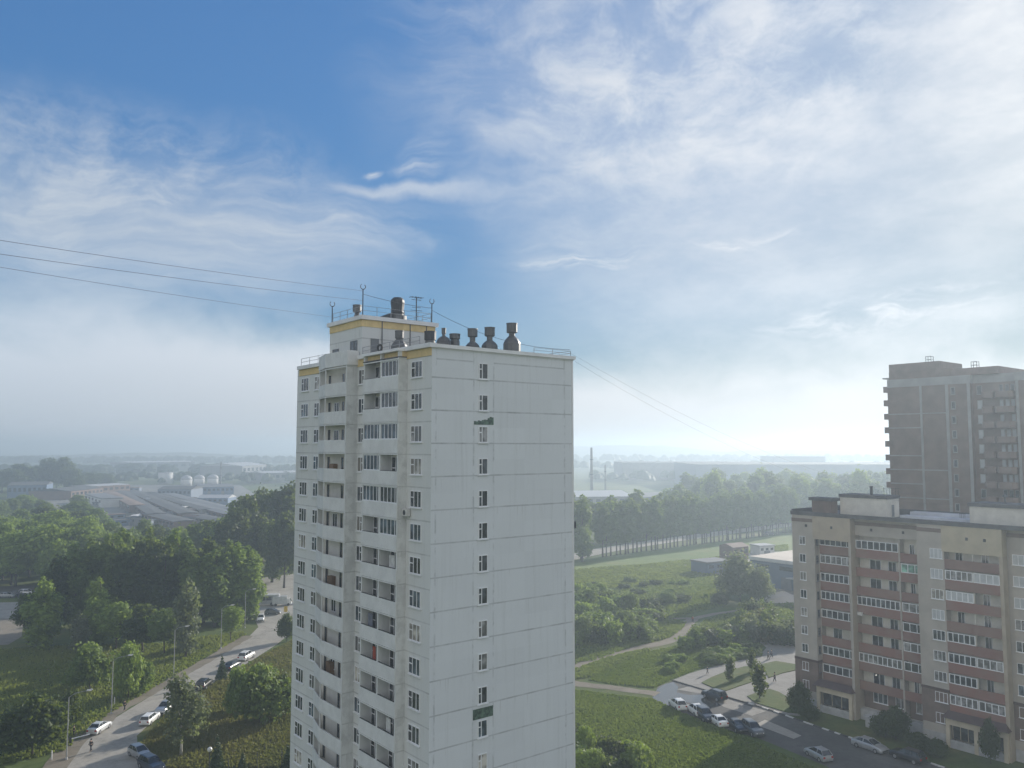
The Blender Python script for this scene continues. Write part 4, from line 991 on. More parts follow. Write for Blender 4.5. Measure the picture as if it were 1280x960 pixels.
# meadow shrubs
sl = 'leafy green willow shrub in the thicket left of the dirt track'
for i in range(70):
    px = rnd.uniform(712, 850); py = rnd.uniform(752, 806)
    lim = 842 - (py - 752) * .75 if py < 790 else 812
    if px > lim: continue
    pl(px, py, rnd.choice(('bush0', 'bush1', 'bush1', 'bush2', 'bigbush0')), rnd.uniform(2.6, 4.6) * (1.25 if px < 790 else .8), sl, 'shrub', 'shrub', 'shrubs in the thicket left of the dirt track', w=rnd.uniform(4.5, 7), rnd=rnd)
for i in range(26):
    px = rnd.uniform(712, 800); py = rnd.uniform(912, 976)
    if (px - 712) / 88 + (945 - py) / 40 > .85: continue
    pl(px, py, rnd.choice(('bush0', 'bush1', 'bush2', 'bigbush1')), rnd.uniform(2.4, 4.0), 'yellow green shrub at the foot of the white side wall in the foreground meadow', 'shrub', 'shrub', 'foreground meadow shrubs', w=rnd.uniform(3.4, 5.4), rnd=rnd)
for (px, py, kd, h, w, lb) in ((872, 808, 'bush0', 4.0, 6.5, 'round dark shrub where the dirt track bends'), (888, 806, 'bush2', 4.2, 6.5, 'dark shrub right of the track bend'), (858, 812, 'bush1', 3.2, 5, 'light shrub just below the track bend'), (902, 806, 'bush1', 3.4, 6, 'yellowish shrub above the grassy slope'), (848, 752, 'bush2', 2.2, 7, 'low dark shrub alone in the meadow'), (918, 800, 'bush_grey', 3.6, 6, 'greyish shrub beside the rubble path')):
    pl(px, py, kd, h, lb, 'shrub', 'shrub', w=w, rnd=rnd)
pl(925, 752, 'willow0', 12.0, 'large rounded grey green willow beside the white warehouse', w=14.5)
pl(948, 754, 'willow0', 9.0, 'lower grey willow right of the large rounded one', w=9.5)
pl(900, 755, 'bush_grey', 3.5, 'grey shrub in the shade of the large willow', 'shrub', 'shrub', w=6)
for i in range(34):
    px = rnd.uniform(925, 1004); py = rnd.uniform(772, 806)
    pl(px, py, rnd.choice(('bush_brown', 'bush_grey', 'bush0', 'bush2')), rnd.uniform(2.6, 5.2), 'brownish tangled shrub near the brick block gable', 'shrub', 'shrub', 'tangled shrubs near the brick block gable', w=rnd.uniform(4.5, 7), rnd=rnd)
for i in range(20):
    px = rnd.uniform(830, 945); py = 846 - (px - 830) * .17 - rnd.uniform(3, 17)
    pl(px, py, rnd.choice(('bush0', 'bush2', 'bush1')), rnd.uniform(1.2, 2.0), 'low grey green scrub along the plaza edge', 'shrub', 'shrub', 'low scrub along the plaza edge', w=rnd.uniform(3, 5), rnd=rnd)
for i in range(26):
    px = rnd.uniform(735, 900); py = rnd.uniform(722, 768)
    if py > 775 - (px - 735) * .1: continue
    pl(px, py, rnd.choice(('bush0', 'bush1', 'bush2')), rnd.uniform(.8, 1.8), 'low tussock shrub scattered over the rough meadow', 'shrub', 'shrub', 'tussock shrubs on the rough meadow', w=rnd.uniform(2, 5), rnd=rnd)
pl(912.5, 853.5, 'sap0', 4.6, 'slim sapling on the far plaza lawn left of its twin', w=2.0)
pl(940.5, 841, 'sap1', 4.2, 'slim sapling at the back corner of the plaza lawn', w=2.0)
pl(949.5, 874, 'sap0', 6.2, 'tallest dark plaza sapling on the front lawn by the kerb', w=2.9)
for (px, py, h, w, lb) in ((1120, 925, 4.4, 4.5, 'dark bushy tree in front of the first pale plinth'), (1107, 922, 3.4, 4, 'dark shrub beside the plinth between the porches'), (1238, 955, 5.4, 2.4, 'slender dark tree standing before the wide entrance porch'), (1000, 893, 4.6, 3.6, 'dark shrub at the corner beside the first porch'), (1012, 902, 2.6, 3, 'low shrub under the first porch'), (1150, 938, 2.2, 4, 'low dark hedge bush by the kerb'), (1172, 945, 2.0, 4, 'low bush left of the wide porch')):
    pl(px, py, 'bigbush2', h, lb, 'tree' if h > 4 else 'shrub', 'tree' if h > 4 else 'shrub', w=w)
# far woods that read as one mass
def far_wood(name, x0, x1, y, n, h, seed):
    rnd2 = random.Random(seed); q = MB()
    for i in range(n):
        x = rnd2.uniform(x0, x1); yy = y + rnd2.uniform(-60, 60); hh = h * rnd2.uniform(.6, 1.1); r = hh * rnd2.uniform(.45, .7)
        vs = []; fs = []
        for a in range(5):
            ph = -.2 + a * (pi / 2 + .2) / 4
            for b_ in range(7):
                th = b_ * 2 * pi / 7; rr = r * cos(ph) * rnd2.uniform(.8, 1.2)
                vs.append((x + rr * cos(th), yy + rr * sin(th), max(0, hh * .45 + hh * .55 * sin(ph) * rnd2.uniform(.9, 1.1))))
        for a in range(4):
            for b_ in range(7): fs.append((a * 7 + b_, a * 7 + (b_ + 1) % 7, (a + 1) * 7 + (b_ + 1) % 7, (a + 1) * 7 + b_))
        q.add(vs, fs)
    o = q.build(name, M['leaf_dark']); tag(o, 'faint misty belt of woodland far away ' + seed_text[seed], 'wood', kind='stuff')
seed_text = {1: 'over the works yard', 2: 'below the left fog bank', 3: 'behind the white tower', 4: 'on the right horizon', 5: 'beyond the far halls', 6: 'beside the storage tanks'}
far_wood('far_wood', -900, -150, 1250, 260, 16, 1); far_wood('far_wood', -1500, -200, 1900, 380, 20, 2); far_wood('far_wood', -300, 800, 1500, 220, 16, 3); far_wood('far_wood', 100, 1500, 2100, 300, 22, 4); far_wood('far_wood', 100, 900, 1000, 140, 14, 5); far_wood('far_wood', -520, -120, 980, 120, 12, 6)

# grass and weeds (nobody could count them)
def grass(name, polys, n, h, w, cols, label, seed, keep=None):
    rnd2 = random.Random(seed); vs = []; fs = []; tone = []
    for (pts, share) in polys:
        P = gp(pts); xs = [p[0] for p in P]; ys = [p[1] for p in P]
        def inside(x, y):
            c = False; j = len(P) - 1
            for i in range(len(P)):
                if (P[i][1] > y) != (P[j][1] > y) and x < (P[j][0] - P[i][0]) * (y - P[i][1]) / (P[j][1] - P[i][1]) + P[i][0]: c = not c
                j = i
            return c
        done = 0
        while done < n * share:
            x = rnd2.uniform(min(xs), max(xs)); y = rnd2.uniform(min(ys), max(ys))
            if not inside(x, y): continue
            done += 1
            f = .5 + .5 * sin(x * .31 + 2 * sin(y * .17)) * sin(y * .23 + 1.3 * sin(x * .19))
            hh = h * rnd2.uniform(.4, 1.2) * (.7 + .55 * f)
            for _ in range(2):
                a = rnd2.uniform(0, 6.28); ww = w * rnd2.uniform(.5, 1.3); ln = rnd2.uniform(-.35, .35) * hh; k = len(vs)
                dx, dy = ww * cos(a), ww * sin(a)
                vs += [(x - dx, y - dy, 0), (x + dx, y + dy, 0), (x + dx * .6 - sin(a) * ln, y + dy * .6 + cos(a) * ln, hh), (x - dx * .5 - sin(a) * ln, y - dy * .5 + cos(a) * ln, hh * .85)]
                fs.append((k, k + 1, k + 2, k + 3)); tone.append(min(1, max(0, f * .55 + rnd2.uniform(.05, .45))))
    me = bpy.data.meshes.new(name); me.from_pydata(vs, [], fs); me.materials.append(M[cols]); at_ = me.attributes.new('tone', 'FLOAT', 'FACE'); at_.data.foreach_set('value', tone)
    o = bpy.data.objects.new(name, me); COL.objects.link(o); tag(o, label, 'grass', kind='stuff'); return o
M['grass_a'] = leaf_mat('grass_blades', (0.088, 0.155, 0.038), (0.243, 0.297, 0.081), (0.135, 0.203, 0.054), .45)
M['grass_mid'] = leaf_mat('grass_mid', (0.121, 0.189, 0.054), (0.257, 0.297, 0.101), (0.176, 0.230, 0.074), .45)
M['grass_lawn'] = leaf_mat('grass_lawn', (0.135, 0.189, 0.041), (0.338, 0.338, 0.095), (0.176, 0.230, 0.054), .5)
M['grass_dry'] = leaf_mat('grass_dry', (.10, .12, .038), (.25, .20, .08), (.14, .145, .05), .4)
grass('meadow_grass', [([(715, 862), (815, 874), (878, 902), (940, 926), (1020, 962), (1000, 1000), (715, 1000)], .62), ([(735, 850), (790, 820), (850, 806), (940, 800), (944, 818), (880, 834), (838, 850), (818, 860), (770, 856)], .38)], 42000, .26, .16, 'grass_a', 'tall lush meadow grass below the parked cars and along the tracks', 1)
grass('meadow_grass', [([(715, 748), (840, 722), (905, 722), (910, 756), (850, 770), (720, 830)], .62), ([(800, 806), (838, 797), (853, 786), (858, 778), (838, 776), (800, 784), (775, 800), (722, 828), (740, 826)], .14), ([(868, 790), (880, 776), (905, 768), (940, 762), (1000, 750), (1000, 778), (930, 774), (905, 802), (870, 802)], .14), ([(716, 838), (760, 822), (800, 813), (815, 812), (760, 836), (742, 846), (716, 850)], .1)], 20000, .45, .28, 'grass_mid', 'rough meadow grass between the thicket and the field', 2)
grass('field_grass', [([(715, 744), (715, 712), (800, 706), (900, 696), (985, 680), (985, 688), (935, 692), (870, 706), (905, 724), (840, 724)], 1)], 9000, .45, .4, 'grass_lawn', 'short pale field grass below the poplar row', 7)
grass('dry_grass', [([(172, 935), (205, 896), (262, 858), (320, 825), (366, 800), (372, 960), (200, 962)], 1)], 20000, .42, .18, 'grass_dry', 'straw coloured tall grass on the bank between road and tower', 3)
grass('lawn_grass', [([(-20, 960), (-20, 815), (60, 808), (200, 805), (300, 790), (308, 793), (240, 832), (138, 892), (80, 940)], 1)], 18000, .4, .2, 'grass_lawn', 'uneven green lawn grass left of the road', 4)
# ------------------------------------------------------------------ far works: sheds, halls, tanks, chimneys
M['wall_blue'] = mat('sheet_blue', (.10, .16, .26), .6, .15, .2, streak=.1); M['wall_brown'] = mat('wall_brown', (.16, .11, .09), .9, .2, .2); M['wall_grey'] = mat('wall_grey', (.2, .2, .2), .85, .15, .2, streak=.15)
M['wall_white'] = mat('wall_white', (.6, .6, .58), .8, .1, .2, streak=.1); M['wall_navy'] = mat('wall_navy', (.12, .16, .22), .6, .12, .15, streak=.1); M['roof_grey'] = mat('roof_grey', (.07, .072, .075), .8, .2, .1); M['roof_pale'] = mat('roof_pale', (.15, .15, .15), .6, .12, .1); M['roof_white'] = mat('roof_white', (.4, .4, .4), .5, .08, .1); M['roof_brown'] = mat('roof_brown', (.2, .14, .11), .8, .2, .1)
M['roof_sand'] = mat('roof_sand', (.48, .42, .35), .8, .12, .06)
def shed(a, b_, w, h, wallm, roofm, label, cat='shed', name='shed', rise=.12, nwin=6, doors=2, group=None, overhang=.3):
    """long building with its axis from a to b (ground points), pitched or flat roof, windows and doors along its long sides"""
    a = Vector((a[0], a[1])); b_ = Vector((b_[0], b_[1])); L = (b_ - a).length
    r = empty(name, (a.x, a.y, 0), atan2(b_.y - a.y, b_.x - a.x), label, cat, group)
    MB().box(0, -w / 2, 0, L, w / 2, h).build('wall', M[wallm], r)
    q = MB(); o = overhang; rz = w * rise
    if rise > 0:
        P = [(-o, -w / 2 - o, h + .004), (L + o, -w / 2 - o, h + .004), (L + o, w / 2 + o, h + .004), (-o, w / 2 + o, h + .004), (-o, 0, h + rz + .2), (L + o, 0, h + rz + .2)]
        q.add(P, [(0, 3, 2, 1), (0, 1, 5, 4), (2, 3, 4, 5), (1, 2, 5), (3, 0, 4)])
    else: q.box(-o, -w / 2 - o, h + .004, L + o, w / 2 + o, h + .45)
    q.build('roof', M[roofm], r)
    for sgn in (-1, 1):
        fc = Face((0, sgn * w / 2), (1, 0), (0, sgn))
        for i in range(nwin):
            x = L * (i + .5) / nwin
            MB().fbox(fc, x - L / nwin * .28, x + L / nwin * .28, h * .52, h * .8, .003, .05).build('window', M['glass'], r)
    for i in range(doors):
        fc = Face((0, -w / 2), (1, 0), (0, -1)); x = L * (i + .8) / (doors + .6)
        MB().fbox(fc, x - 1.4, x + 1.4, .02, min(h * .48, 3.4), .003, .08).build('door', M['grey_door'], r)
    return r
def gl(px, py): g = G(px, py); return (g.x, g.y)
def row(px0, py0, px1, py1): return gl(px0, py0), gl(px1, py1)
shed(*row(14, 622, 62, 621), 40, 11, 'wall_blue', 'roof_grey', 'low blue sheet hall behind the wood at the far left', 'hall', 'industrial_hall', .05, 8)
shed(*row(62, 625, 104, 620), 34, 7, 'wall_brown', 'roof_grey', 'brown brick workshop left of the garage rows', 'workshop', 'workshop', .06, 8)
shed(*row(104, 619, 146, 616), 30, 8, 'wall_brown', 'roof_white', 'brown workshop with a bright pale roof edge', 'workshop', 'workshop', .03, 6)
shed(*row(118, 627, 140, 634), 14, 6, 'wall_white', 'roof_pale', 'small whitish striped building at the yard lane', 'building', 'works_building', 0, 5)
for i, (p, w, h, wl, rf) in enumerate((((136, 622, 172, 641), 9, 5, 'wall_brown', 'roof_brown'), ((150, 620, 196, 652), 10, 4.5, 'wall_brown', 'roof_grey'), ((166, 620, 236, 651), 11, 4.5, 'wall_brown', 'roof_grey'), ((186, 622, 262, 646), 10, 4.5, 'wall_grey', 'roof_grey'), ((205, 622, 288, 645), 9, 4.5, 'wall_grey', 'roof_pale'), ((226, 634, 292, 652), 10, 4.5, 'wall_brown', 'roof_pale'), ((190, 650, 232, 661), 12, 4, 'wall_brown', 'roof_grey'), ((240, 652, 290, 661), 11, 4, 'wall_grey', 'roof_grey'))):
    shed(*row(*p), w, h, wl, rf, ('reddish roofed garage row at the left end of the works', 'dark roofed garage row with brown wall, second in the works', 'longest grey roofed garage row with brown wall in the works', 'grey garage row in the middle of the works', 'pale roofed garage row below the blue halls', 'pale roofed brown garage row nearest the dark poplars', 'short dark garage row at the front of the works', 'low grey garage row at the front right of the works')[i], 'garage row', 'garage_row', .02, 9, 5)
shed(*row(205, 622, 246, 622), 26, 7.5, 'wall_navy', 'roof_grey', 'dark blue factory hall below the domed tanks', 'hall', 'industrial_hall', .08, 8)
shed(*row(246, 618, 290, 617), 30, 7, 'wall_blue', 'roof_pale', 'blue grey factory hall right of the dark blue one', 'hall', 'industrial_hall', .06, 8)
shed(*row(252, 630, 290, 630), 18, 5, 'wall_blue', 'roof_white', 'low blue building with white roof in front of the halls', 'hall', 'industrial_hall', .1, 6)
shed(*row(276, 597, 308, 594), 60, 16, 'wall_grey', 'roof_white', 'distant hall with bright white roof right of the chimney', 'hall', 'industrial_hall', .06, 6)
shed(*row(150, 590, 230, 588), 70, 16, 'wall_grey', 'roof_white', 'very distant long hall with a thin bright roof line', 'hall', 'industrial_hall', .02, 8)
shed(*row(318, 604, 372, 602), 40, 12, 'wall_grey', 'roof_white', 'faint pale roofed hall left of the white tower', 'hall', 'industrial_hall', .04, 8)
shed(*row(0, 606, 30, 604), 40, 12, 'wall_grey', 'roof_grey', 'faint grey hall at the left edge of the mist', 'hall', 'industrial_hall', .06, 5)
rnd = random.Random(44)
for i in range(34):
    px = rnd.uniform(112, 292); py = rnd.uniform(614, 662)
    a_ = gl(px, py); an = rnd.choice((0, 1.57, .9, -.7)); L_ = rnd.uniform(5, 14)
    shed(a_, (a_[0] + L_ * cos(an), a_[1] + L_ * sin(an)), rnd.uniform(3, 6), rnd.uniform(2.4, 4.5), rnd.choice(('wall_brown', 'wall_grey', 'wall_navy', 'wall_blue')), rnd.choice(('roof_grey', 'roof_pale', 'roof_brown', 'roof_grey', 'roof_white')), 'small works hut among the garage rows of the misty yard', 'hut', 'works_hut', rnd.choice((0, .15)), 2, 1, group='huts in the works yard', overhang=.15)
def tank(px, py, r, h, dome, label):
    g = G(px, py); t = empty('storage_tank', (g.x, g.y, 0), 0, label, 'tank')
    MB().lathe([(r, 0), (r, h)], (0, 0, 0), 20).build('shell', M['wall_white'], t, True)
    prof = [(r * 1.02, h + .004)] + [(r * cos(a), h + dome * sin(a)) for a in (.35, .75, 1.1, 1.4)] if dome else [(r * 1.02, h + .004), (r * 1.02, h + .5), (.3, h + .9)]
    MB().lathe(prof, (0, 0, 0), 20).build('roof', M['roof_white'], t, True)
    q = MB(); q.bar((r + .25, 0, 0), (r + .25, 0, h + 1), .1); q.bar((r + .25, .6, 0), (r + .25, .6, h + 1), .1); q.build('ladder', M['dark_metal'], t)
tank(207, 605.5, 8, 13, 0, 'flat topped white storage tank, the leftmost of the tanks')
tank(233, 608, 6, 7.5, 4.5, 'domed pinkish white tank between the flat tank and the others')
tank(249, 606.5, 5.8, 7.5, 4, 'domed white tank in the middle of the three domed ones')
tank(266, 606.5, 6, 7.5, 4.5, 'domed white tank nearest the chimney')
def chimney(px, py, D, top, r, label):
    x = (px - 640) / F * D * 1.0; c = empty('chimney', (x, D, 0), 0, label, 'chimney')
    MB().lathe([(r, 0), (r * .6, top)], (0, 0, 0), 10).build('stack', M['wall_grey'], c)
    for z in (.45, .75): MB().lathe([(r * 1.05, top * z), (r * 1.05, top * z + .6)], (0, 0, 0), 10).build('ring', M['dark_metal'], c)
chimney(278, 600, 860, 27, 1.0, 'thin dark chimney beside the domed tanks'); chimney(739, 592, 700, 42, 1.5, 'slim misty chimney right of the white tower')
chimney(756, 592, 760, 26, 1.0, 'short misty stack right of the slim chimney')
# right: hall behind the poplars, misty big halls, warehouse
shed(*row(700, 634, 776, 633), 60, 9, 'wall_grey', 'roof_white', 'grey hall with white roof just right of the white tower', 'hall', 'industrial_hall', .04, 8)
shed(*row(776, 634, 836, 631), 44, 8, 'wall_navy', 'roof_pale', 'dark misty hall behind the poplar row', 'hall', 'industrial_hall', .03, 8)
shed((190, 905), (560, 900), 120, 24, 'wall_navy', 'roof_grey', 'huge flat roofed hall fading in the mist above the far wood', 'hall', 'industrial_hall', 0, 0, 0)
shed((140, 1080), (330, 1080), 90, 22, 'wall_grey', 'roof_grey', 'misty stepped hall left of the huge flat one', 'hall', 'industrial_hall', 0, 0, 0)
shed((420, 1350), (500, 1345), 90, 27, 'wall_navy', 'roof_white', 'very faint hall with a glinting roof on the right horizon', 'hall', 'industrial_hall', 0, 0, 0)
wh = empty('warehouse', (74.5, 259, 0), atan2(-.783, .6225), 'big flat roofed grey warehouse with sandy roof beside the willow', 'warehouse')
MB().box(0, 0, 0, 60, 34, 8.2).build('wall', M['wall_navy'], wh)
MB().box(-.3, -.3, 8.204, 60.3, 34.3, 8.7).build('roof', M['roof_sand'], wh)
MB().box(-.34, -.34, 7.7, 60.34, -.302, 8.75).build('fascia', M['wall_white'], wh)
for i in range(7):
    fc = Face((0, 0), (1, 0), (0, -1)); MB().fbox(fc, 3 + i * 8, 6.5 + i * 8, .02, 3.6, .004, .1).build('door', M['grey_door'], wh); MB().fbox(fc, 2.5 + i * 8, 7 + i * 8, 5.6, 6.8, .004, .06).build('window', M['glass'], wh)
MB().box(20, 12, 8.704, 24, 15, 10).build('roof_vent', M['wall_white'], wh)
MB().fbox(Face((0, 0), (1, 0), (0, -1)), 14, 22, 3.7, 3.95, .01, 2.2).build('canopy', M['roof_white'], wh)
shed(*row(874, 716, 904, 713), 8, 3.6, 'wall_navy', 'roof_pale', 'small blue grey garage with a pale flat roof in the field', 'garage', 'garage', 0, 3, 1)
shed(*row(908, 700, 927, 698), 7, 5.0, 'wall_brown', 'roof_brown', 'little brown shed in the field behind the garage', 'shed', 'shed', .15, 3, 1)
shed(*row(944, 693, 962, 692), 6, 3.4, 'wall_white', 'roof_white', 'tiny white roofed booth at the back of the warehouse', 'booth', 'booth', 0, 3, 1)
# ------------------------------------------------------------------ vehicles
def paint(name, col, rough=.3, metal=0.0):
    m, t, out = nt(name); n = N(t); p = n.new('ShaderNodeBsdfPrincipled'); n.link(p.outputs[0], out.inputs[0])
    co = n.new('ShaderNodeTexCoord').outputs['Object']
    n.link(n.mix(n.ramp(n.noise(co, 1.2, 4, .6), .4, .75), c4(col), c4([x * .8 for x in col])), p.inputs['Base Color'])
    p.inputs['Roughness'].default_value = rough; p.inputs['Metallic'].default_value = metal; p.inputs['Coat Weight'].default_value = .6; p.inputs['Coat Roughness'].default_value = .08
    return m
PAINT = {'white': paint('paint_white', (.72, .72, .71)), 'silver': paint('paint_silver', (.38, .39, .40), .35, .4), 'pale': paint('paint_pale_grey', (.52, .54, .54)), 'black': paint('paint_black', (.012, .013, .016)), 'navy': paint('paint_navy', (.018, .025, .045)), 'grey': paint('paint_grey', (.10, .105, .11), .35, .3)}
M['car_glass'] = glass('car_glass', (.012, .015, .02), .05, .15); M['tyre'] = M['rubber']; M['rim'] = mat('rim', (.35, .35, .36), .35, .1, metal=.6); M['lamp_clear'] = mat('lamp_clear', (.7, .72, .75), .15, .05); M['lamp_red'] = mat('lamp_red', (.35, .02, .015), .25, .1); M['trim_black'] = mat('trim_black', (.02, .02, .02), .6, .1)
CARS = {
 'sedan': dict(L=4.55, W=1.76, st=[(-2.27, .50, .70), (-2.15, .93, .90), (-1.55, 1.0, .98), (-1.0, 1.0, .98), (.75, .97, .95), (1.25, .92, .90), (1.9, .80, .80), (2.18, .62, .68), (2.27, .45, .58)], cab=(-1.75, -1.05, .15, 1.15), H=1.43),
 'hatch': dict(L=4.0, W=1.72, st=[(-2.0, .55, .72), (-1.92, .95, .93), (-1.4, 1.0, .98), (-.8, 1.0, .99), (.75, .98, .97), (1.15, .94, .93), (1.7, .82, .84), (1.93, .62, .7), (2.0, .45, .58)], cab=(-1.88, -1.4, .1, 1.05), H=1.52),
 'wagon': dict(L=4.35, W=1.66, st=[(-2.17, .52, .70), (-2.1, .90, .90), (-1.6, .95, .95), (-.8, .95, .95), (.7, .95, .95), (1.05, .93, .93), (1.95, .88, .88), (2.12, .7, .78), (2.17, .5, .6)], cab=(-2.0, -1.75, .25, .9), H=1.45),
 'suv': dict(L=4.6, W=1.86, st=[(-2.3, .6, .78), (-2.2, 1.06, 1.05), (-1.5, 1.1, 1.1), (-.8, 1.1, 1.1), (.7, 1.1, 1.1), (1.15, 1.08, 1.08), (1.95, 1.0, 1.0), (2.22, .8, .85), (2.3, .5, .62)], cab=(-2.15, -1.8, .2, 1.0), H=1.72)}
def car_parts(kind):
    c = CARS[kind]; W = c['W'] / 2; zl = .30 if kind == 'suv' else .22; H = c['H']
    b = MB(); rings = []
    for i, (x, zt, ztm) in enumerate(c['st']):
        e = min(1, .86 + .14 * sin(pi * (i + .4) / (len(c['st']) - .2)) ** .5) if 0 < i < len(c['st']) - 1 else .80
        w = W * e; zb = zl + (.12 if i in (0, len(c['st']) - 1) else 0)
        zt = max(zt, zb + .18)
        rings.append([(x, -w * .93, zb), (x, -w, zb + (zt - zb) * .35), (x, -w * .985, zb + (zt - zb) * .75), (x, -w * .88, zt), (x, 0, zt + .04), (x, w * .88, zt), (x, w * .985, zb + (zt - zb) * .75), (x, w, zb + (zt - zb) * .35), (x, w * .93, zb)])
    vs = [p for r in rings for p in r]; n = 9; fs = []
    for k in range(len(rings) - 1):
        for i in range(n): fs.append((k * n + i, (k + 1) * n + i, (k + 1) * n + (i + 1) % n, k * n + (i + 1) % n))
    fs.append(tuple(range(n))); fs.append(tuple(range(len(rings) * n - 1, (len(rings) - 1) * n - 1, -1)))
    b.add(vs, fs)
    xa, xb, xc, xd = c['cab']; zb = c['st'][4][1] + .02; wb, wr = W * .86, W * .68; zr = H - .06
    g = MB().add([(xa, -wb, zb - .05), (xd, -wb, zb - .07), (xd, wb, zb - .07), (xa, wb, zb - .05), (xb, -wr, zr), (xc, -wr, zr), (xc, wr, zr), (xb, wr, zr)], MB.BOXF)
    r = MB()
    r.add([(xb - .06, -wr - .02, zr + .002), (xc + .05, -wr - .02, zr + .002), (xc + .05, wr + .02, zr + .002), (xb - .06, wr + .02, zr + .002), (xb + .12, -wr * .8, H), (xc - .15, -wr * .8, H), (xc - .15, wr * .8, H), (xb + .12, wr * .8, H)], MB.BOXF)
    for s in (-1, 1):
        for (x0, x1) in ((xa, xb), (xd, xc)):
            r.tube([(x0, s * wb, zb - .03), (x1, s * wr, zr)], .055, 4)
        xm = (xb + xc) / 2; r.tube([(xm, s * (wb + .01), zb - .03), (xm, s * (wr + .01), zr)], .05, 4)
    wx = c['L'] * .295; rad = .36 if kind == 'suv' else .31
    wheels = []
    for sx in (-1, 1):
        for s in (-1, 1):
            y0, y1 = s * (W - .2), s * (W + .015)
            t = MB(); vs = []; n = 14
            for y, q in ((y0, rad), (y1 - s * .03, rad), (y1, rad * .93), (y1, rad * .66)):
                for i in range(n): a = 2 * pi * i / n; vs.append((sx * wx + q * cos(a), y, rad + q * sin(a)))
            t.add(vs, [(k * n + i, k * n + (i + 1) % n, (k + 1) * n + (i + 1) % n, (k + 1) * n + i) for k in range(3) for i in range(n)] + [tuple(range(n))])
            rm = MB().add([(sx * wx + rad * .65 * cos(2 * pi * i / n), y1 - s * .012, rad + rad * .65 * sin(2 * pi * i / n)) for i in range(n)], [tuple(range(n))])
            wheels.append((t.mesh('wheel', M['tyre']), rm.mesh('rim', M['rim'])))
    xf, xr = c['st'][-1][0], c['st'][0][0]; zf = c['st'][-2][1] - .02
    lamps = []
    for s in (-1, 1):
        lamps.append(('headlight', MB().add([(xf - .16, s * W * .52, zf - .12), (xf + .0, s * W * .52, zf - .14), (xf - .12, s * W * .86, zf - .12), (xf - .3, s * W * .88, zf - .1), (xf - .17, s * W * .52, zf + .02), (xf - .02, s * W * .52, zf - .01), (xf - .14, s * W * .85, zf + .01), (xf - .32, s * W * .87, zf + .03)], MB.BOXF).mesh('headlight', M['lamp_clear'])))
        lamps.append(('tail_light', MB().box(xr + .0, s * W * .55, c['st'][1][1] - .32, xr + .12, s * W * .86, c['st'][1][1] - .1).mesh('tail_light', M['lamp_red'])))
    bump = MB().box(xf - .1, -W * .7, zl + .12, xf + .03, W * .7, zl + .3).mesh('bumper', M['trim_black'])
    return b.mesh('body', PAINT['white'], False), g.mesh('windows', M['car_glass']), r.mesh('roof', PAINT['white']), wheels, lamps, bump
CP = {k: car_parts(k) for k in CARS}
def car(kind, px, py, ang, paintk, label, z=.05, name='parked_car', cat='car', group=None, k=1.0):
    g = G(px, py); r = empty(name, (g.x, g.y, z), ang, label, cat, group); r.scale = (k, k, k)
    b, gl_, rf, wh_, lp, bp = CP[kind]
    def add(nm, me, par, mt=None):
        o = bpy.data.objects.new(nm, me); COL.objects.link(o); o.parent = par
        if mt: o.material_slots[0].link = 'OBJECT'; o.material_slots[0].material = mt
        return o
    add('body', b, r, PAINT[paintk]); add('windows', gl_, r); add('roof', rf, r, PAINT[paintk]); add('bumper', bp, r)
    for t, rm in wh_: add('rim', rm, add('wheel', t, r))
    for nm, me in lp: add(nm, me, r)
    return r
def dirang(p, q): a, b_ = G(*p), G(*q); return atan2(b_.y - a.y, b_.x - a.x)
RA = dirang((122, 912), (200, 862)); RB = dirang((190, 905), (250, 862))
car('sedan', 124, 914, RA, 'pale', 'white sedan parked on the left shoulder of the road')
car('wagon', 187, 903, RB + .05, 'white', 'old white estate car parked at the right road edge')
car('hatch', 174, 946, RA + pi + .9, 'silver', 'silver hatchback turned across the parking bay at the road')
car('suv', 189, 962, RA + pi + .9, 'navy', 'dark car at the bottom edge in the parking bay')
car('suv', 207, 890, RB + pi, 'silver', 'pale silver car half hidden behind the grey birch')
car('suv', 255, 860, RB + .05, 'black', 'black off roader parked alone at the right road edge')
car('sedan', 290, 836, RB - .1, 'navy', 'dark blue saloon nose to tail with the white van')
car('suv', 308, 824, RB - .1, 'white', 'bright white off roader at the top of the parked line')
car('hatch', 326, 776, dirang((326, 776), (318, 800)), 'white', 'white hatchback driving round the shaded road bend', name='moving_car')
car('hatch', 341, 768, 0.1, 'grey', 'small grey car on the shaded crossing behind the white hatchback', name='moving_car')
car('suv', 270, 752, .1, 'white', 'white car glimpsed through the grove on the cross street', name='moving_car')
car('sedan', 20, 745, .05, 'navy', 'dark car at the back of the left parking lot'); car('suv', 34, 744, .05, 'white', 'white car next to the dark one on the left parking lot'); car('sedan', 8, 747, .05, 'silver', 'silver car at the left frame edge on the parking lot')
car('sedan', 196, 757, .0, 'silver', 'silver car behind tree trunks on the cross street', name='moving_car'); car('hatch', 102, 764, .0, 'pale', 'pale car behind the tall light green poplar', name='moving_car')
KR = dirang((900, 868), (960, 888)); PA = dirang((850, 880), (930, 910)); PC = PA - .35
car('suv', 893, 874, KR + pi, 'black', 'black off roader standing by the kerb next to the puddle')
car('hatch', 847, 885, PC + pi, 'white', 'white hatchback at the far end of the parked row', k=1.05)
car('hatch', 870, 892, PC + pi, 'white', 'second white hatchback of the row, beside a dark saloon', k=1.05)
car('suv', 881, 899, PC, 'navy', 'dark saloon squeezed between the white cars of the row')
car('sedan', 897, 905, PC + pi, 'white', 'white saloon in the middle of the parked row')
car('sedan', 921, 912, PC, 'black', 'black saloon second from the near end of the row')
car('suv', 941, 917, PC, 'grey', 'dark grey off roader at the near end of the row')
car('hatch', 1023, 948, PC + pi + .1, 'silver', 'silver hatchback alone in the shade at the grass edge', k=1.05)
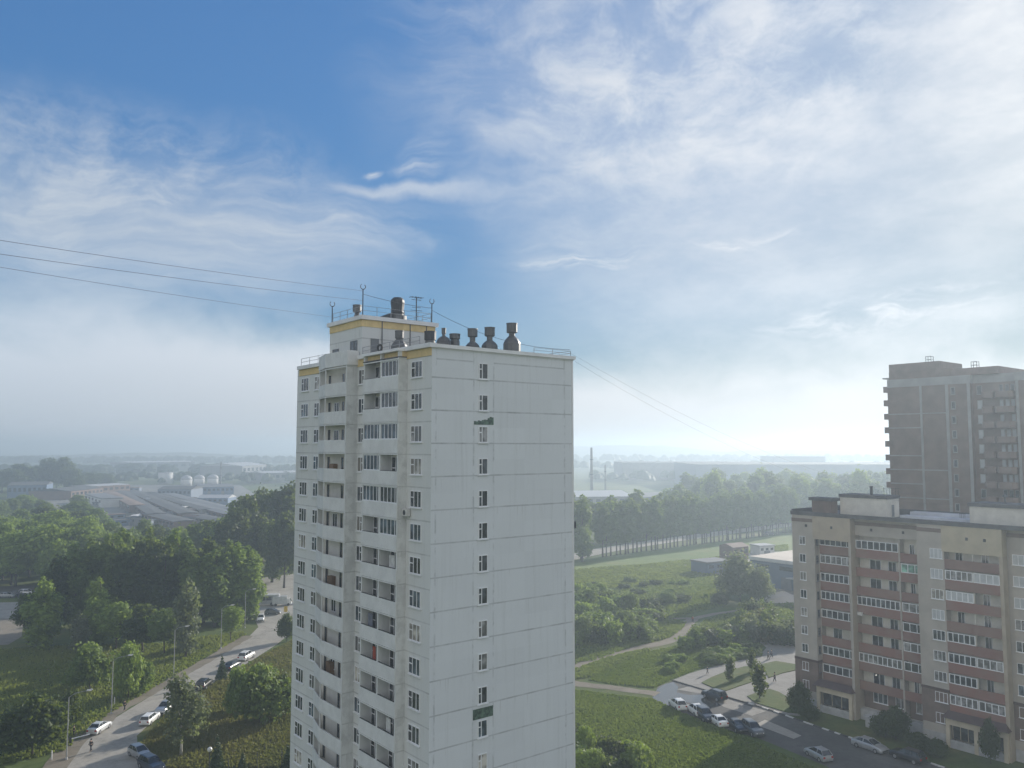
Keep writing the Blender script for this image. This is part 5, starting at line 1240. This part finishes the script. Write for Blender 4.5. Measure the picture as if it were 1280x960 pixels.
car('sedan', 1087, 937, KR, 'silver', 'silver saloon by the painted kerb under the shrubs', k=1.08)
car('suv', 1135, 951, KR + pi, 'black', 'black car in deep shade by the kerb before the wide porch')
car('sedan', 892, 706, .6, 'white', 'white car on the roofed yard behind the garage'); car('suv', 884, 706, .6, 'navy', 'dark car beside the white one behind the garage'); car('suv', 962, 669, .35, 'navy', 'dark car on the main road behind the last poplars', name='moving_car')
# bus
g = G(327, 757); bus = empty('city_bus', (g.x, g.y, .06), .12, 'grey city bus with pale roof crossing the shaded junction', 'bus')
bb = MB(); L, W = 9.5, 2.4
bb.prism([(-L / 2, -W / 2 + .2), (-L / 2 + .2, -W / 2), (L / 2 - .3, -W / 2), (L / 2, -W / 2 + .3), (L / 2, W / 2 - .3), (L / 2 - .3, W / 2), (-L / 2 + .2, W / 2), (-L / 2, W / 2 - .2)], .4, 2.75); bb.build('body', PAINT['silver'], bus)
MB().prism([(-L / 2 + .05, -W / 2 + .2), (-L / 2 + .25, -W / 2 + .05), (L / 2 - .35, -W / 2 + .05), (L / 2 - .05, -W / 2 + .3), (L / 2 - .05, W / 2 - .3), (L / 2 - .35, W / 2 - .05), (-L / 2 + .25, W / 2 - .05), (-L / 2 + .05, W / 2 - .2)], 2.754, 2.95).build('roof', PAINT['white'], bus)
for s in (-1, 1):
    fc = Face((0, s * W / 2), (1, 0), (0, s))
    for i in range(6): MB().fbox(fc, -4.3 + i * 1.42, -3.05 + i * 1.42, 1.5, 2.45, .004, .03).build('window', M['car_glass'], bus)
    for x in (-2.7, 2.9):
        MB().add([(x + .48 * cos(a), s * (W / 2 + .02), .48 + .48 * sin(a)) for a in [i * pi / 7 for i in range(14)]] + [(x + .48 * cos(a), s * (W / 2 - .3), .48 + .48 * sin(a)) for a in [i * pi / 7 for i in range(14)]], [tuple(range(14))] + [(i, (i + 1) % 14, 14 + (i + 1) % 14, 14 + i) for i in range(14)]).build('wheel', M['tyre'], bus)
MB().box(L / 2 + .004, -W / 2 + .35, 1.3, L / 2 + .03, W / 2 - .35, 2.5).build('windscreen', M['car_glass'], bus)
g = G(353, 757); van = empty('delivery_van', (g.x, g.y, .06), .2, 'whitish box van beside the bus in the shade of the dark poplars', 'van')
MB().box(-2.6, -.95, .5, 1.2, .95, 2.5).build('cargo_box', PAINT['pale'], van); MB().add([(1.21, -.9, .4), (2.5, -.9, .4), (2.5, .9, .4), (1.21, .9, .4), (1.21, -.85, 1.9), (1.9, -.8, 1.9), (1.9, .8, 1.9), (1.21, .85, 1.9)], MB.BOXF).build('cab', PAINT['white'], van)
MB().add([(2.33, -.78, 1.15), (2.36, -.78, 1.15), (2.36, .78, 1.15), (2.33, .78, 1.15), (1.96, -.7, 1.8), (1.99, -.7, 1.8), (1.99, .7, 1.8), (1.96, .7, 1.8)], MB.BOXF).build('windscreen', M['car_glass'], van)
for x in (-1.7, 1.6):
    for s in (-1, 1): MB().add([(x + .36 * cos(a), s * .97, .36 + .36 * sin(a)) for a in [i * pi / 6 for i in range(12)]] + [(x + .36 * cos(a), s * .75, .36 + .36 * sin(a)) for a in [i * pi / 6 for i in range(12)]], [tuple(range(12))] + [(i, (i + 1) % 12, 12 + (i + 1) % 12, 12 + i) for i in range(12)]).build('wheel', M['tyre'], van)
# ------------------------------------------------------------------ people
M['skin'] = mat('skin', (.5, .33, .25), .6, .05); M['hair'] = mat('hair_dark', (.03, .022, .016), .6, .2)
CL = {k: mat('cloth_' + k, c, .9, .15, 6) for k, c in dict(black=(.015, .015, .018), navy=(.02, .025, .045), white=(.65, .64, .62), grey=(.12, .12, .125), red=(.22, .04, .03), denim=(.05, .07, .12)).items()}
def skinned(name, verts, edges, radii, mats, parent, root=0, sub=1):
    me = bpy.data.meshes.new(name); me.from_pydata(verts, edges, []); o = bpy.data.objects.new(name, me); COL.objects.link(o)
    md = o.modifiers.new('skin', 'SKIN'); md.use_smooth_shade = True
    for i, v in enumerate(me.skin_vertices[0].data):
        v.radius = (radii[i], radii[i]) if not isinstance(radii[i], tuple) else radii[i]; v.use_root = (i == root)
    s = o.modifiers.new('sub', 'SUBSURF'); s.levels = s.render_levels = sub
    dg = bpy.context.evaluated_depsgraph_get(); ev = o.evaluated_get(dg); nm = bpy.data.meshes.new_from_object(ev)
    o.modifiers.clear(); o.data = nm; nm.materials.clear(); nm.materials.append(mats)
    nm.polygons.foreach_set('material_index', [0] * len(nm.polygons))
    nm.polygons.foreach_set('use_smooth', [True] * len(nm.polygons))
    o.parent = parent; return o
def person(px, py, ang, top, legs, label, stride=.22, h=1.72, z=.05, swing=.25):
    g = G(px, py); r = empty('person', (g.x, g.y, z), ang, label, 'person'); k = h / 1.75; r.scale = (k, k, k)
    S = stride
    # x forward; pelvis root first
    V = [(0, 0, .98), (0, 0, 1.2), (0, 0, 1.42), (.01, 0, 1.52), (.03, 0, 1.64), (.02, 0, 1.74),
         (0, .09, .92), (S * .55, .1, .52), (S, .1, .09), (S + .16, .1, .04), (0, -.09, .92), (-S * .35, -.1, .5), (-S, -.1, .12), (-S + .14, -.1, .04),
         (0, .19, 1.42), (-swing * .5, .23, 1.16), (-swing * .3, .24, .92), (-swing * .2, .24, .84), (0, -.19, 1.42), (swing * .4, -.23, 1.16), (swing * .95, -.22, .95), (swing * 1.1, -.22, .88)]
    E = [(0, 1), (1, 2), (2, 3), (3, 4), (4, 5), (0, 6), (6, 7), (7, 8), (8, 9), (0, 10), (10, 11), (11, 12), (12, 13), (2, 14), (14, 15), (15, 16), (16, 17), (2, 18), (18, 19), (19, 20), (20, 21)]
    Rd = [.13, .13, .14, .06, .1, .08, .09, .065, .045, .04, .09, .065, .045, .04, .06, .042, .032, .03, .06, .042, .032, .03]
    skinned('body', V, E, Rd, M['skin'], r)
    def shell(nm, idx, grow, mt, ends=0):
        mp = {i: j for j, i in enumerate(idx)}
        ed = [(mp[a], mp[b_]) for a, b_ in E if a in mp and b_ in mp]
        skinned(nm, [V[i] for i in idx], ed, [Rd[i] * grow + .012 for i in idx], mt, r)
    shell('jacket', [0, 1, 2, 14, 15, 16, 18, 19, 20], 1.12, CL[top]); shell('trousers', [0, 6, 7, 8, 10, 11, 12], 1.1, CL[legs])
    hm = MB().lathe([(.105, 1.62), (.115, 1.68), (.108, 1.76), (.07, 1.83), (.02, 1.85)], (-.005, 0, 0), 10); hm.build('hair', M['hair'], r, True)
    nose = None
    return r
person(113.5, 940, -2.0, 'black', 'navy', 'pedestrian in dark clothes walking on the road behind the nearest lamp')
person(92, 922, .6, 'black', 'black', 'person in black standing by the shoulder at the small dark tree', stride=.06)
person(155.5, 889, 1.1, 'black', 'black', 'person in black walking up the dirt shoulder by the second lamp')
person(968.5, 853, 2.5, 'black', 'navy', 'person in dark clothes crossing the wide paved plaza')
person(884.5, 843, 2.9, 'black', 'grey', 'small walker in black at the plaza corner near the scrub', h=1.45)
person(964.5, 823, 2.4, 'navy', 'black', 'walker on the upper plaza path, right of a companion'); person(960.5, 825, 2.4, 'grey', 'black', 'grey clad walker on the upper plaza path, left of the pair')
person(866, 779, -1.5, 'red', 'black', 'lone walker in a dark red top on the dirt track fork')
person(866 + 86, 857, .4, 'white', 'denim', 'child in a pale top on the plaza behind the tallest sapling', h=1.2)
# ------------------------------------------------------------------ street lamps and other street furniture
M['pole'] = mat('pole_grey', (.3, .31, .31), .6, .12, 2); M['lamp_glass'] = mat('lamp_glass', (.55, .55, .53), .25, .05)
def street_lamp(px, py, h, arm, ang, label):
    g = G(px, py); r = empty('street_lamp', (g.x, g.y, 0), ang, label, 'street lamp')
    MB().tube([(0, 0, 0), (0, 0, h)], .085, 8, 0, .06).build('pole', M['pole'], r)
    MB().tube([(0, 0, h), (arm * .35, 0, h + .45), (arm, 0, h + .62)], .04, 6).build('arm', M['pole'], r)
    hd = MB().add([(arm - .1, -.14, h + .56), (arm + .75, -.1, h + .68), (arm + .75, .1, h + .68), (arm - .1, .14, h + .56), (arm, -.13, h + .74), (arm + .68, -.08, h + .8), (arm + .68, .08, h + .8), (arm, .13, h + .74)], MB.BOXF).build('lamp_head', M['lamp_glass'], r)
    MB().box(arm + .05, -.09, h + .545, arm + .6, .09, h + .562).build('lens', M['plastic'], hd)
    MB().lathe([(.18, 0), (.18, .25), (.12, .35)], (0, 0, 0), 8).build('base', M['plinth'], r)
street_lamp(83, 950, 8.4, 2.2, .45, 'street lamp nearest to the viewer beside the white sedan')
street_lamp(139, 893, 8.4, 2.2, .45, 'second street lamp between the bright tree and the walker in black')
street_lamp(217, 845, 8.4, 1.8, .3, 'third street lamp in front of the grey green poplar')
street_lamp(276, 811, 8.4, 1.8, .3, 'fourth street lamp beside the small round tree')
street_lamp(306, 785, 8.4, 1.6, .2, 'farthest street lamp at the shaded road bend')
g = G(261, 978); r = empty('globe_lamp', (g.x, g.y, 0), 0, 'black garden lamp post with a white globe on top', 'lamp')
MB().tube([(0, 0, 0), (0, 0, 3.7)], .06, 8).build('pole', M['dark_metal'], r); MB().lathe([(.12, 3.7), (.14, 3.8)], (0, 0, 0), 8).build('collar', M['dark_metal'], r)
MB().lathe([(.12, 3.8)] + [(.32 * cos(a), 4.1 + .32 * sin(a)) for a in [R(-60 + i * 18) for i in range(9)]], (0, 0, 0), 14).build('globe', M['lamp_glass'], r, True)
# sports fence by the tower
fp = [G(x, y) for (x, y) in ((285, 974), (321, 966), (352, 962), (385, 958))]
r = empty('mesh_fence', (fp[0].x, fp[0].y, 0), 0, 'low dark wire fence with tall posts at the foot of the tower', 'fence')
for p in fp: MB().bar((p.x - fp[0].x, p.y - fp[0].y, 0), (p.x - fp[0].x, p.y - fp[0].y, 2.6), .06).build('post', M['dark_metal'], r)
for a, b_ in zip(fp, fp[1:]):
    q = MB(); a = a - fp[0]; b_ = b_ - fp[0]
    for i in range(9): q.bar(Vector((a.x, a.y, .15 + i * .15)), Vector((b_.x, b_.y, .15 + i * .15)), .008, 0, 3)
    q.build('wire_panel', M['dark_metal'], r)
# roadside oddments
def post(px, py, h, label): 
    g = G(px, py); MBo = MB().lathe([(.09, 0), (.09, h * .8), (.05, h)], (0, 0, 0), 8).build('marker_post', M['plastic'], None, False, (g.x, g.y, 0)); tag(MBo, label, 'post')
post(143, 882, 1.4, 'short pale marker post between the second lamp and its tree'); post(64.5, 950, 1.3, 'short white marker post left of the nearest lamp')
g = G(97, 928); r = empty('barrier_beam', (g.x, g.y, 0), .75, 'white barrier pole lying low beside the parked white sedan', 'barrier')
MB().bar((-.9, 0, .7), (1.6, 0, .8), .09, 0, 6).build('beam', M['window_white'], r); MB().box(-1.1, -.15, 0, -.85, .15, 1.0).build('stand', M['dark_metal'], r)
M['blue_sheet'] = mat('blue_sheet', (.03, .16, .55), .4, .15)
g = G(94, 760); r = empty('kiosk', (g.x, g.y, 0), .1, 'blue kiosk roof showing through a gap in the dark grove', 'kiosk')
MB().box(-1.6, -1.2, 0, 1.6, 1.2, 7.4).build('wall', M['wall_blue'], r); MB().box(-1.9, -1.5, 7.404, 1.9, 1.5, 8.6).build('roof', M['blue_sheet'], r); MB().box(-.5, -1.23, .02, .5, -1.203, 2.1).build('door', M['grey_door'], r)
g = G(357, 773); r = empty('road_sign', (g.x, g.y, 0), 0, 'yellow warning board on a post in the poplar shade', 'sign')
MB().bar((0, 0, 0), (0, 0, 3.0), .05).build('post', M['pole'], r); MB().box(-.45, -.04, 1.6, .45, -.051, 3.0).build('board', mat('yellow_board', (.55, .38, .05), .6, .1), r)
# plinth box near the porches
g = G(1103, 913); r = MB().box(-2.4, -.5, 0, 2.4, .5, 1.5).box(-2.6, -.7, 1.503, 2.6, .7, 1.7).build('cellar_entrance', [M['plinth']], None, False, (g.x, g.y, 0), atan2(-.783, .6225)); tag(r, 'low whitish cellar entrance wall between the two porches', 'wall')
g = G(1110, 936); 
# benches on the plaza
for (px, py, lb) in ((955, 862, 'grey bench at the plaza edge left of the crossing walker'), ):
    g = G(px, py); r = empty('bench', (g.x, g.y, .06), -.6, lb, 'bench')
    MB().box(-.8, -.2, .42, .8, .2, .48).build('seat', M['bark'], r); MB().box(-.8, .2, .5, .8, .25, .9).build('backrest', M['bark'], r)
    for x in (-.65, .6): MB().box(x, -.18, 0, x + .06, .22, .418).build('leg', M['dark_metal'], r)
# rubble heap
rnd = random.Random(3)
for (px, py, w, h, lb) in ((978, 750, 15, 2.4, 'pale sunlit spoil heap at the gable of the brick block'), (952, 792, 5, 1.2, 'low heap of pale rubble on the path')):
    g = G(px, py); q = MB(); vs = []; n = 14
    for k in range(6):
        for i in range(n):
            rr = w / 2 * (1 - k / 5.4) * rnd.uniform(.85, 1.15); a = 2 * pi * i / n; vs.append((rr * cos(a), rr * .7 * sin(a), h * k / 5 * rnd.uniform(.9, 1.1)))
    q.add(vs, [(k * n + i, k * n + (i + 1) % n, (k + 1) * n + (i + 1) % n, (k + 1) * n + i) for k in range(5) for i in range(n)] + [tuple(range(5 * n, 6 * n))])
    o = q.build('rubble_heap', M['roof_sand'], None, False, (g.x, g.y, 0)); tag(o, lb, 'heap')
# ------------------------------------------------------------------ cables
M['cable'] = mat('cable', (.05, .05, .055), .6, 0); M['cable_pale'] = mat('cable_pale', (.35, .35, .35), .5, 0)
def cable(a, b_, sag, label, r=.022, m='cable'):
    a, b_ = Vector(a), Vector(b_); pts = []
    for i in range(25):
        t = i / 24; p = a.lerp(b_, t); p.z -= sag * 4 * t * (1 - t); pts.append(p)
    o = MB().tube(pts, r, 5).build('overhead_cable', M[m]); tag(o, label, 'cable')
mA = tloc(.15, 18.3, 56.6); mB = tloc(.25, 12.2, 57.4)
cable(mB + (at(-160, 262, 36) - mB) * 1.8, mB, .5, 'uppermost thin black cable running in from the left to the rooftop mast', .013)
cable(mB + (at(-160, 270, 36) - mB) * 1.8, mB - Vector((0, 0, .9)), .5, 'thin cable close under the uppermost one on the left', .013)
cable(mA + (at(-160, 284, 38) - mA) * 1.8, mA - Vector((0, 0, .9)), .5, 'lowest of the three cables left of the rooftop', .012)
cable(mB - Vector((0, 0, .3)), tloc(7.9, 12.3, 56.6), .15, 'short cable between the masts on the rooftop room', .02)
e1 = at(1216, 629, 131); far = tloc(15.2, .2, 51.6)
cable(far, at(1213, 622, 131), 3.6, 'pale cable dropping from the roof corner to the brick block, upper one', .009, 'cable')
cable(far - Vector((0, 0, .5)), e1, 4.2, 'pale cable below the upper one right of the white tower', .009, 'cable')
cable(tloc(7.9, 12.3, 56.4), far + Vector((0, 0, .3)), .9, 'thin cable slanting down across the rooftop vents', .018)
